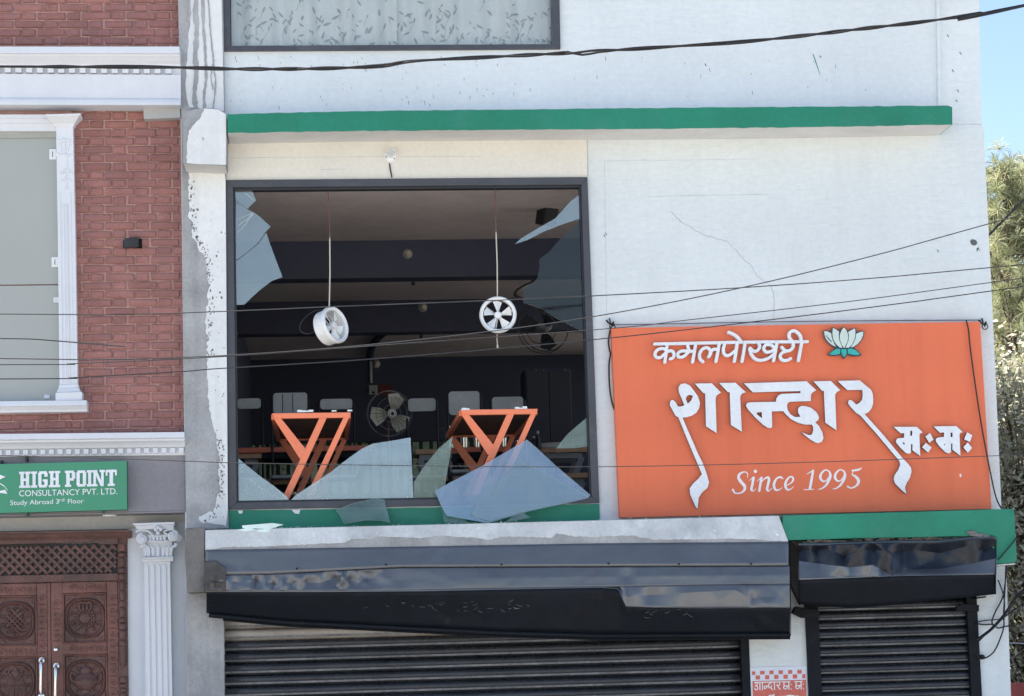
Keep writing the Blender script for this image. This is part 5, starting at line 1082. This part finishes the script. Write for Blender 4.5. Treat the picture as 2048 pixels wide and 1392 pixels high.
# ================================================================ HALL FURNITURE
TY = .13
def otable():
    t = thing('orange_table', 'orange steel table with Y shaped legs standing left of centre behind the smashed window', 'table', (P(620, 900, TY).x, TY, zfl), 'orange tables right behind the smashed window')
    zt_ = P(623, 825, TY).z; yb_ = PZ(548, 873, zt_).y; print('table depth', yb_-TY, zt_-zfl)
    def bars(Y0):
        off = Vector((0, Y0-TY, 0)); sc_ = 985
        def bar(name, poly, dy, th=.045):
            q = [P(x, y, TY)+off+Vector((0, dy, 0)) for x, y in poly]; zf = zfl
            for v in q:
                if v.z < zf+.02: v.z = zf
            put(name, MB().slab(q, (0, th, 0)), M['orange'], t, bevel=.003)
        bar('top_rail', [(543.5, 826.5), (701.5, 824.5), (699, 835), (549, 837)], 0)
        bar('leg', [(638.5, 836), (653.5, 835.5), (578, 999), (563, 999)], .003)
        bar('brace', [(544.5, 833), (562, 836.5), (613, 900), (600, 918)], .006)
        bar('leg', [(686.5, 835.5), (700, 831), (623, 999), (609, 999)], .003)
    bars(TY); bars(yb_-.05)
    for x in (547, 697): q = P(x, 831, TY); put('side_rail', MB().box(q.x-.018, q.x+.018, TY+.046, yb_-.051, zt_-.045, zt_-.005), M['orange'], t)
    xl, xr = P(545, 826, TY).x, P(700, 826, TY).x; n = 11; d = (yb_-.05-TY-.046)/n
    for i in range(n): put('slat', MB().box(xl+.025, xr-.025, TY+.05+i*d, TY+.05+i*d+d*.88, zt_-.03, zt_-.008), M['wood_d'], t)
    return t
t1 = otable()
dx = P(920.5, 821, TY)-P(544, 827, TY)
t2 = dup(t1, (dx.x, 0, 0), 'orange steel table with Y shaped legs standing right of centre behind the smashed window')
fg_ = MB()
for (x, y) in [(600, 825), (607, 824), (615, 824), (622, 825), (668, 825), (700, 826), (935, 820), (1035, 817), (1043, 816), (1050, 817), (928, 821)]:
    c = P(x, y, TY+.02); c.z = P(620 if x < 800 else 1000, 825 if x < 800 else 819.5, TY).z+.004
    fg_.slab([c+Vector((dx_, dy_, 0)) for dx_, dy_ in [(-.02, -.02), (.016, -.025), (.022, .02), (-.01, .015)]], (random.uniform(-.004, .004), 0, .008+random.uniform(0, .012)))
put('table_glass', fg_, M['crumb'], label='bits of broken glass lying on the two orange tables', cat='broken glass', kind='stuff')

def dtable(name, x0, x1, ytop, h, depth, mt, ml, label, cat, th=.045, legs=True, group=None):
    a, b = PZ(x0, ytop, zfl+h), PZ(x1, ytop, zfl+h); Y = (a.y+b.y)/2; xa, xb = P(x0, ytop, Y).x, P(x1, ytop, Y).x
    t = thing(name, label, cat, ((xa+xb)/2, Y+depth/2, zfl), group)
    n = 4; d = depth/n
    for i in range(n): put('plank', MB().box(xa, xb, Y+i*d, Y+i*d+d*.96, zfl+h-th, zfl+h), M[mt], t)
    if legs:
        for yy in (Y+.05, Y+depth-.09):
            put('apron', MB().box(xa+.04, xb-.04, yy, yy+.04, zfl+h-th-.055, zfl+h-th-.002), M[ml], t)
            for sg in (-1, 1):
                xe = xb-.05 if sg > 0 else xa+.05; xf = xe-sg*.24; zt2 = zfl+h-th-.05
                put('leg', MB().hexa([(xe-.03, yy+.002, zt2), (xe+.03, yy+.002, zt2), (xf+.03, yy+.002, zfl+.001), (xf-.03, yy+.002, zfl+.001), (xe-.03, yy+.038, zt2), (xe+.03, yy+.038, zt2), (xf+.03, yy+.038, zfl+.001), (xf-.03, yy+.038, zfl+.001)]), M[ml], t)
    return t, Y
T1, yT = dtable('dining_table', 470, 746, 893, .75, .7, 'plank_o', 'blackd', 'long orange topped table behind the left orange steel table', 'table')
T2, yT2 = dtable('dining_table', 896, 1020, 894, .75, .7, 'plank_o', 'blackd', 'orange topped table carrying steel tumblers behind the right orange steel table', 'table')
dtable('dining_table', 1083, 1174, 895, .76, .7, 'wood', 'greym', 'pine topped table with grey steel legs at the right edge of the window', 'table')
dtable('dining_table', 830, 915, 898, .74, .5, 'wood', 'greym', 'pine topped table with grey steel legs in the middle of the window', 'table')
dtable('dining_table', 468, 523, 907, .70, .4, 'wood', 'greym', 'small pine topped table at the left edge of the window', 'table')
dtable('bench', 1100, 1178, 946, .46, .3, 'wood', 'greym', 'low pine bench below the right pine topped table', 'bench')
dtable('bench', 878, 960, 951, .46, .3, 'wood', 'blackd', 'low pine bench below the steel tumblers', 'bench')
dtable('bench', 530, 640, 958, .44, .3, 'wood', 'blackd', 'low pine bench below the left orange steel table', 'bench')
# things on the tables
def tumbler(x, w_px, h_px, Yq, label, jug=False):
    zt_ = zfl+.75; c = Vector((P(x, 880, Yq).x, Yq, zt_)); s = (Yq+17)/4380; r = w_px*s/2; h = h_px*s
    t = thing('steel_jug' if jug else 'steel_tumbler', label, 'jug' if jug else 'tumbler', c, None if jug else 'steel tumblers on the orange topped table')
    mb = MB(); mb.lathe([(0, .002), (r*.82, 0), (r*.86, h*.1), (r, h), (r*.93, h), (r*.8, h*.1), (0, h*.08)], c, (0, 0, 1), 20); put('body', mb, M['steel'], t, smooth_=40)
    if jug:
        mb = MB(); mb.tube([Vector(v) for v in smooth([tuple(c+Vector((-r*.9, 0, h*.92))), tuple(c+Vector((-r*2.0, 0, h*.85))), tuple(c+Vector((-r*2.2, 0, h*.5))), tuple(c+Vector((-r*.9, 0, h*.12)))], 5)], .008, 6); put('handle', mb, M['steel'], t, smooth_=60)
tumbler(899, 22, 48, yT2+.3, 'steel jug with a curved handle beside the left leg of the right orange table', True)
for x, w_px, h_px, lab in [(928, 15, 27, 'steel tumbler standing inside the brace of the right orange table'), (953, 14, 27, 'steel tumbler just left of the brace of the right orange table'), (1007, 13, 22, 'steel tumbler between the two legs of the right orange table'), (1036, 13, 16, 'short steel tumbler right of the legs of the right orange table')]:
    tumbler(x, w_px, h_px, yT2+.25, lab)
zq3 = zfl+.75
for (x, h_px, lab) in [(1068, 22, 'small dark sauce bottle left of the paper box on the pine table'), (1076, 32, 'tall dark bottle with a pale cap beside the paper box')]:
    Yq = yT2+.2; c = Vector((P(x, 880, Yq).x, Yq, zq3)); s = (Yq+17)/4380; h = h_px*s; r = .02
    t = thing('sauce_bottle', lab, 'bottle', c, 'bottles beside the paper box'); mb = MB(); mb.lathe([(0, 0), (r, 0), (r, h*.55), (r*.45, h*.75), (r*.45, h*.9), (0, h*.9)], c, (0, 0, 1), 14); put('body', mb, M['black'], t, smooth_=40)
    mb = MB(); mb.lathe([(r*.6, h*.86), (r*.6, h*1.05), (0, h*1.05)], c, (0, 0, 1), 10); put('cap', mb, M['grey'], t)
Yq = yT2+.35; a, b = P(1083, 894, Yq), P(1122, 894, Yq)
mb = MB(); mb.hexa([(a.x, Yq, zq3+.055), (b.x, Yq, zq3+.062), (b.x-.02, Yq, zq3+.012), (a.x, Yq, zq3+.012), (a.x+.03, Yq+.2, zq3+.055), (b.x+.03, Yq+.2, zq3+.062), (b.x, Yq+.2, zq3+.012), (a.x+.03, Yq+.2, zq3+.012)])
put('paper_box', mb, mat('dull_paper', (.5, .5, .47), .8), label='flat pale paper box lying on the pine table at the right', cat='box')
# chairs, seen over the tables
def chair(x0, x1, yt, yb, d, label, tall):
    Y = d-17; a, b = P(x0, yt, Y), P(x1, yb, Y); cx = (a.x+b.x)/2; hw_ = (b.x-a.x)/2; zt_, zb_ = a.z, b.z
    t = thing('chair', label, 'chair', (cx, Y-.2, zfl), 'dark framed chairs with grey backs in the hall')
    r = .03; bk = [(cx-hw_+r*(1-math.cos(k*.785)) if False else 0, 0)]
    loop = []
    for (sx, sz) in ((1, 1), (1, -1), (-1, -1), (-1, 1)):
        for k in range(4):
            ang = {(1, 1): math.pi/2, (1, -1): 0, (-1, -1): -math.pi/2, (-1, 1): math.pi}[(sx, sz)]-k*math.pi/6
            loop.append(Vector((cx+sx*(hw_-r)+r*math.cos(ang), Y, (zt_-r if sz > 0 else zb_+r)+r*math.sin(ang))))
    put('backrest', MB().slab(loop, (0, .02, 0)), M['grey'], t, bevel=.005)
    for sx in (-1, 1):
        put('leg', MB().tube([(cx+sx*(hw_+.012), Y+.01, zt_-.03), (cx+sx*(hw_+.012), Y-.01, zfl+.45), (cx+sx*(hw_+.012), Y+.05, zfl)], .013, 6), M['black'], t)
        put('leg', MB().tube([(cx+sx*(hw_+.012), Y-.40, zfl+.44), (cx+sx*(hw_+.012), Y-.43, zfl)], .013, 6), M['black'], t)
    put('seat', MB().box(cx-hw_-.01, cx+hw_+.01, Y-.42, Y-.01, zfl+.43, zfl+.46), M['grey'], t, bevel=.008)
    if tall:
        mb = MB()
        for f in (-.45, .15): mb.box(cx+hw_*f-.004, cx+hw_*f+.004, Y-.004, Y-.001, zb_+.01, zt_-.012)
        put('back_rib', mb, M['black'], t)
chair(474, 522, 797, 817, 20.4, 'chair with a low grey back at the left edge of the window', 0)
chair(546, 615, 786, 826, 20.2, 'chair with a tall ribbed grey back above the left orange table', 1)
chair(640, 705, 798, 818, 20.4, 'chair with a low wide grey back above the right end of the left orange table', 0)
chair(816, 872, 797, 822, 20.6, 'chair with a low grey back just right of the pedestal fan', 0)
chair(897, 960, 783, 829, 20.0, 'chair with the tallest grey back above the left end of the right orange table', 0)
chair(984, 1047, 794, 822, 20.2, 'chair with a medium grey back above the right end of the right orange table', 0)

# pedestal fan
Yf = 3.6; fc = P(780, 827, Yf); s = (Yf+17)/4380
pf = thing('pedestal_fan', 'cream bladed pedestal fan with a thin wire cage standing between the orange tables', 'fan', (fc.x, Yf+.1, zfl))
ax = Vector((.25, -1, -.12)).normalized(); u = ax.cross(Vector((0, 0, 1))).normalized(); w_ = u.cross(ax); rad = 46*s
for rr, dz in ((1, 0), (.98, -.05), (.7, .05), (.4, .07)):
    put('cage_ring', MB().tube([fc+(u*math.cos(k*.2094)+w_*math.sin(k*.2094))*rad*rr+ax*dz for k in range(31)], .0025, 4, caps=False), M['greym'], pf)
mb = MB()
for k in range(24): a = k*.2618; d = u*math.cos(a)+w_*math.sin(a); mb.tube([fc+d*rad*.2+ax*.075, fc+d*rad*.7+ax*.05, fc+d*rad], .0016, 3)
put('cage_wires', mb, M['blackd'], pf, kind='stuff')
for k, a0 in enumerate((2.1, 4.05, 6.3)):
    mb = MB(); pts = []
    for (r, da) in [(.12, -.5), (.5, -.78), (.86, -.72), (.95, -.2), (.88, .3), (.5, .5), (.12, .6)]: a = a0+da; pts.append(fc+(u*math.cos(a)+w_*math.sin(a))*rad*r+ax*(.02-.05*da))
    mb.add(pts, [tuple(range(7))]); b = put('blade', mb, M['cream'], pf); b.modifiers.new('thick', 'SOLIDIFY').thickness = .003
mb = MB(); mb.lathe([(0, .085), (.03, .08), (.034, .06), (.034, -.02), (.05, -.04), (.05, -.14), (0, -.15)], fc, ax, 18); put('motor', mb, M['black'], pf, smooth_=40)
mb = MB(); mb.lathe([(.018, .088), (.03, .084)], fc, ax, 18); mb.lathe([(.034, .082), (.045, .07)], fc, ax, 18); put('badge_ring', mb, M['white'], pf)
bc = fc-ax*.1; put('pole', MB().tube([bc, (bc.x, bc.y, zfl+.04)], .017, 8), M['redc'], pf); mb = MB(); mb.lathe([(0, .05), (.03, .05), (.2, .012), (.2, 0)], (bc.x, bc.y, zfl), (0, 0, 1), 20); put('base', mb, M['black'], pf, smooth_=40)

# round lamps on the beams, conduit, switch box, speaker, wall fan, cupboard
def round_lamp(x, y, Y, r, label):
    c = P(x, y, Y); t = thing('round_lamp', label, 'lamp', c, 'round lamps on the beams and back wall')
    mb = MB(); mb.lathe([(r, 0), (r*1.0, .02), (r*.8, .05), (r*.4, .075), (0, .08)], c, (0, -1, 0), 18); put('bulb_cover', mb, M['cream'], t, smooth_=60)
    mb = MB(); mb.lathe([(r*1.15, -.0), (r*1.15, .015), (r, .02)], c, (0, -1, 0), 18); put('base', mb, M['grey'], t)
round_lamp(815, 508, 3.599, .04, 'round lamp in the middle of the nearest dark ceiling beam')
round_lamp(845, 615, Y2-.001, .046, 'round lamp in the middle of the farther dark ceiling beam')
round_lamp(752, 728, YB-.001, .05, 'round lamp high on the dark back wall')
for (x, y, Y, lab) in [(826, 556, 3.7, 'small dark hook under the nearest ceiling beam'), (842, 661, Y2+.1, 'small dark hook under the farther ceiling beam')]:
    c = P(x, y, Y); mb = MB(); mb.tube([Vector((c.x, Y, ZB)), Vector((c.x, Y, ZB-.04))], .012, 6); mb.ball(Vector((c.x, Y, ZB-.045)), .02, 8); put('ceiling_hook', mb, M['black'], label=lab, cat='hook', group='hooks under the beams')
q = [PZ(x, y, ZC-.02) for x, y in [(775, 662), (760, 672), (748, 688), (741, 705)]]+[P(740, 716, YB-.02)]
put('ceiling_conduit', MB().tube([Vector(v) for v in smooth([tuple(v) for v in q], 6)], .045, 8), M['beam'], label='dark conduit curving over the far ceiling to the back wall', cat='conduit', smooth_=60)
put('wall_pipe', MB().tube([P(741, 718, YB-.02), P(742, 766, YB-.02)], .022, 8), M['grey'], label='thin grey pipe running down the dark back wall', cat='pipe', smooth_=60)
sw = thing('switch_box', 'grey switch box on the dark back wall behind the pedestal fan', 'switch box', P(746, 781, YB-.05)); mb = MB().px([(738, 771), (755, 770), (755, 788), (738, 789)], YB-.06, .059); put('box', mb, M['grey'], sw, bevel=.006); put('switch', MB().px([(744, 783), (750, 783), (750, 787), (744, 787)], YB-.068, .008), M['black'], sw)
put('red_panel', MB().px([(757, 770), (785, 769), (785, 790), (757, 791)], YB-.03, .029), mat('dull_red_panel', (.13, .02, .025), .6), label='dull red panel on the back wall beside the switch box', cat='panel')
sp_c = P(1094, 431, 2.2); spk = thing('loudspeaker', 'small black loudspeaker mounted near the ceiling at the right', 'loudspeaker', sp_c)
mb = MB(); Rz = Matrix.Rotation(.5, 3, 'Z') @ Matrix.Rotation(.3, 3, 'X'); mb.box(-.075, .075, -.07, .07, -.09, .09); mb.v = [sp_c+Rz @ v for v in mb.v]; put('cabinet', mb, M['black'], spk, bevel=.012)
mb = MB(); mb.tube([sp_c+Vector((.0, .06, .05)), sp_c+Vector((.05, .1, .12)), Vector((sp_c.x+.05, sp_c.y+.1, ZC))], .012, 6); put('bracket', mb, M['black'], spk)
wf = P(1085, 655, 2.0); wfan = thing('ceiling_fan', 'dark caged fan hanging on a bent arm behind the right ventilator fan', 'fan', wf)
ax = Vector((-.35, -.9, -.25)).normalized(); u = ax.cross(Vector((0, 0, 1))).normalized(); w_ = u.cross(ax); rad = .23
for rr, dz in ((1, 0), (.96, -.07), (.6, .05)): put('cage_ring', MB().tube([wf+(u*math.cos(k*.2094)+w_*math.sin(k*.2094))*rad*rr+ax*dz for k in range(31)], .005, 4, caps=False), M['black'], wfan)
for k in range(3):
    mb = MB(); pts = []
    for (r, da) in [(.12, -.4), (.5, -.6), (.86, -.5), (.92, -.1), (.8, .35), (.45, .4), (.12, .5)]: a = .4+k*2.094+da; pts.append(wf+(u*math.cos(a)+w_*math.sin(a))*rad*r+ax*(-.03*da))
    mb.add(pts, [tuple(range(7))]); b = put('blade', mb, M['blackd'], wfan); b.modifiers.new('thick', 'SOLIDIFY').thickness = .003
mb = MB(); mb.lathe([(0, .06), (.05, .05), (.06, -.04), (.05, -.16), (0, -.17)], wf, ax, 16); put('motor', mb, M['black'], wfan, smooth_=40)
mb = MB(); top = P(1040, 572, 2.4); mb.tube([Vector(v) for v in smooth([tuple(wf-ax*.15), tuple(wf-ax*.25+Vector((-.1, 0, .15))), tuple(P(1030, 590, 2.3)), tuple(P(1048, 572, 2.7)), tuple(P(1062, 566, 3.1)), (P(1075, 556, 3.65).x, 3.65, ZB)], 5)], .014, 6); put('arm', mb, M['black'], wfan)
Yc = 6.5; a, b = P(1050, 738, Yc), P(1142, 738, Yc); cup = thing('cupboard', 'tall dark cupboard against the right side of the hall', 'cupboard', ((a.x+b.x)/2, Yc+.3, zfl))
put('carcass', MB().box(a.x, b.x, Yc, Yc+.6, zfl, a.z), M['backw'], cup); put('door', MB().box(a.x+.01, (a.x+b.x)/2-.004, Yc-.02, Yc-.001, zfl+.08, a.z-.03), mat('dark_cupboard_door', (.035, .037, .055), .45), cup, bevel=.004); put('door', MB().box((a.x+b.x)/2+.004, b.x-.01, Yc-.02, Yc-.001, zfl+.08, a.z-.03), bpy.data.materials['dark_cupboard_door'], cup, bevel=.004)
for x in (1072, 1087, 1130): mb = MB(); mb.ball(P(x, 741, Yc-.03), .012, 6); put('hinge_cap', mb, M['steel'], cup)

# ================================================================ TREES behind the shop
def needles(mb, c, d, L, n, rnd, wd=.0055):
    for i in range(n):
        v = (d*rnd.uniform(.2, 1.1)+Vector((rnd.gauss(0, .55), rnd.gauss(0, .55), rnd.gauss(0, .5)-.12))).normalized(); l = L*rnd.uniform(.7, 1.15); s = v.orthogonal().normalized()
        s = (s*math.cos(rnd.random()*6)+v.cross(s)*math.sin(rnd.random()*6)).normalized()*wd; m_ = c+v*l*.55; e = c+v*l+Vector((0, 0, -l*.22))
        mb.add([c-s*.6, c+s*.6, m_+s, m_-s, e], [(0, 1, 2, 3), (3, 2, 4)])
def pine(base, H, label, seed, spread=2.4, low=.12, grp='pine trees beyond the shop'):
    rnd = random.Random(seed); t = thing('pine_tree', label, 'tree', base, grp); base = Vector(base)
    tr = [base+Vector((.12*math.sin(k*.7+seed), .1*math.cos(k*.9), H*k/12)) for k in range(13)]
    put('trunk', MB().tube(tr, [.2*(1-k/13.5)+.015 for k in range(13)], 10), M['bark'], t, smooth_=60)
    br = MB(); cr = MB(); cr2 = MB(); nb = int(H*13)
    for i in range(nb):
        f = low+(1-low)*(i+rnd.random())/nb; a = rnd.random()*6.283; p = base+Vector((0, 0, H*f)); L = spread*(1-f)**.6*rnd.uniform(.5, 1.1)+.25
        d = Vector((math.cos(a), math.sin(a), .25+.5*f)); q = [p+d*L*s_+Vector((0, 0, .35*L*s_*s_)) for s_ in (0, .35, .7, 1)]
        br.tube(q, [.03*(1-f)+.012, .022, .014, .008], 5)
        for s_ in [x*.09+.16 for x in range(10)]:
            if rnd.random() < .12: continue
            c = p+d*L*s_+Vector((0, 0, .35*L*s_*s_))+Vector((rnd.gauss(0, .16), rnd.gauss(0, .16), rnd.gauss(0, .1)))
            if rnd.random() < .6: br.tube([p+d*L*s_*.85+Vector((0, 0, .3*L*s_*s_)), c], .007, 4)
            needles(cr if rnd.random() < .62 else cr2, c, Vector((d.x*.5, d.y*.5, .75)), .27, 40, rnd)
    put('branches', br, M['bark'], t, recalc=False); c1 = put('crown', cr, M['needle'], t, recalc=False); put('crown', cr2, M['needle2'], t, recalc=False)
    return t
def leafy(base, H, rad, label, seed, m1='leaf', m2='leaf2', n=5200, lw=.05, grp='leafy trees beyond the shop', z0=.15, nm='leafy_tree'):
    rnd = random.Random(seed); base = Vector(base); t = thing(nm, label, 'tree', base, grp)
    br = MB(); br.tube([base+Vector((.08*math.sin(k+seed), .08*math.cos(k*1.3), H*.75*k/6)) for k in range(7)], [.13*(1-k/8) for k in range(7)], 8); put('trunk', br, M['bark'], t, smooth_=60)
    tw_ = MB(); lm = [MB(), MB()]; cl = []
    for i in range(int(n/70)):
        a = rnd.random()*6.283; f = rnd.uniform(z0, 1); rr = rad*math.sqrt(rnd.random())*math.sin(math.pi*min(.97, max(.15, f*.8+.1)))
        c = base+Vector((rr*math.cos(a), rr*math.sin(a), H*f)); cl.append(c); p = base+Vector((0, 0, H*f*.7)); tw_.tube([p, lerp(p, c, .5)+Vector((0, 0, .1)), c], [.014, .008, .004], 4)
        k = 0 if rnd.random() < .6 else 1
        for j in range(70):
            o = c+Vector((rnd.gauss(0, .24), rnd.gauss(0, .24), rnd.gauss(0, .2))); v = Vector((rnd.gauss(0, 1), rnd.gauss(0, 1), rnd.gauss(0, .7))).normalized(); s = v.orthogonal().normalized(); l = lw*rnd.uniform(.7, 1.5)
            lm[k].add([o, o+v*l*.5+s*l*.28, o+v*l, o+v*l*.5-s*l*.28], [(0, 1, 2, 3)])
    put('branches', tw_, M['bark'], t, recalc=False); put('crown', lm[0], M[m1], t, recalc=False); put('crown', lm[1], M[m2], t, recalc=False)
g0 = lambda px, Y: (P(px, 900, Y).x, Y, 0)
def hz(py, Y, px=2040): return P(px, py, Y).z
pine(g0(2045, 16), hz(368, 16), 'sunlit pine tree with drooping needle tufts beside the shop corner', 4, 2.2)
pine(g0(2150, 18), hz(380, 18), 'pine tree farther right behind the sunlit one', 9, 2.4)
pine(g0(1950, 20), hz(450, 20), 'pine tree mostly hidden behind the shop corner', 12, 2.2)
leafy(g0(2040, 7.5), hz(715, 7.5), 1.3, 'dry leafy tree below the pine beside the shop corner', 5, n=17000, lw=.075)
leafy(g0(2130, 8.5), hz(760, 8.5), 1.5, 'dusty leafy tree at the right edge below the pines', 6, n=15000, lw=.075)
leafy((3.2, YB+3.0, 0), 6.0, 2.0, 'leafy tree behind the barred back window of the hall', 8, n=5000, lw=.09, grp=None)
leafy((0.2, YB+3.6, 0), 6.0, 2.2, 'second leafy tree behind the left part of the back window', 9, n=5000, lw=.09, grp=None)
put('garden_wall', MB().box(P(2000, 1365, 4.5).x, 14, 4.5, 4.7, 0, P(2035, 1366, 4.5).z), M['redw'], label='low red wall at the foot of the leafy trees', cat='wall')
put('thin_branch', MB().tube([P(2020, 1286, 3), P(2048, 1287, 3.2), P(2120, 1280, 3.5)], .006, 5), M['greym'], label='thin pale line crossing in front of the dry leafy tree', cat='cable')
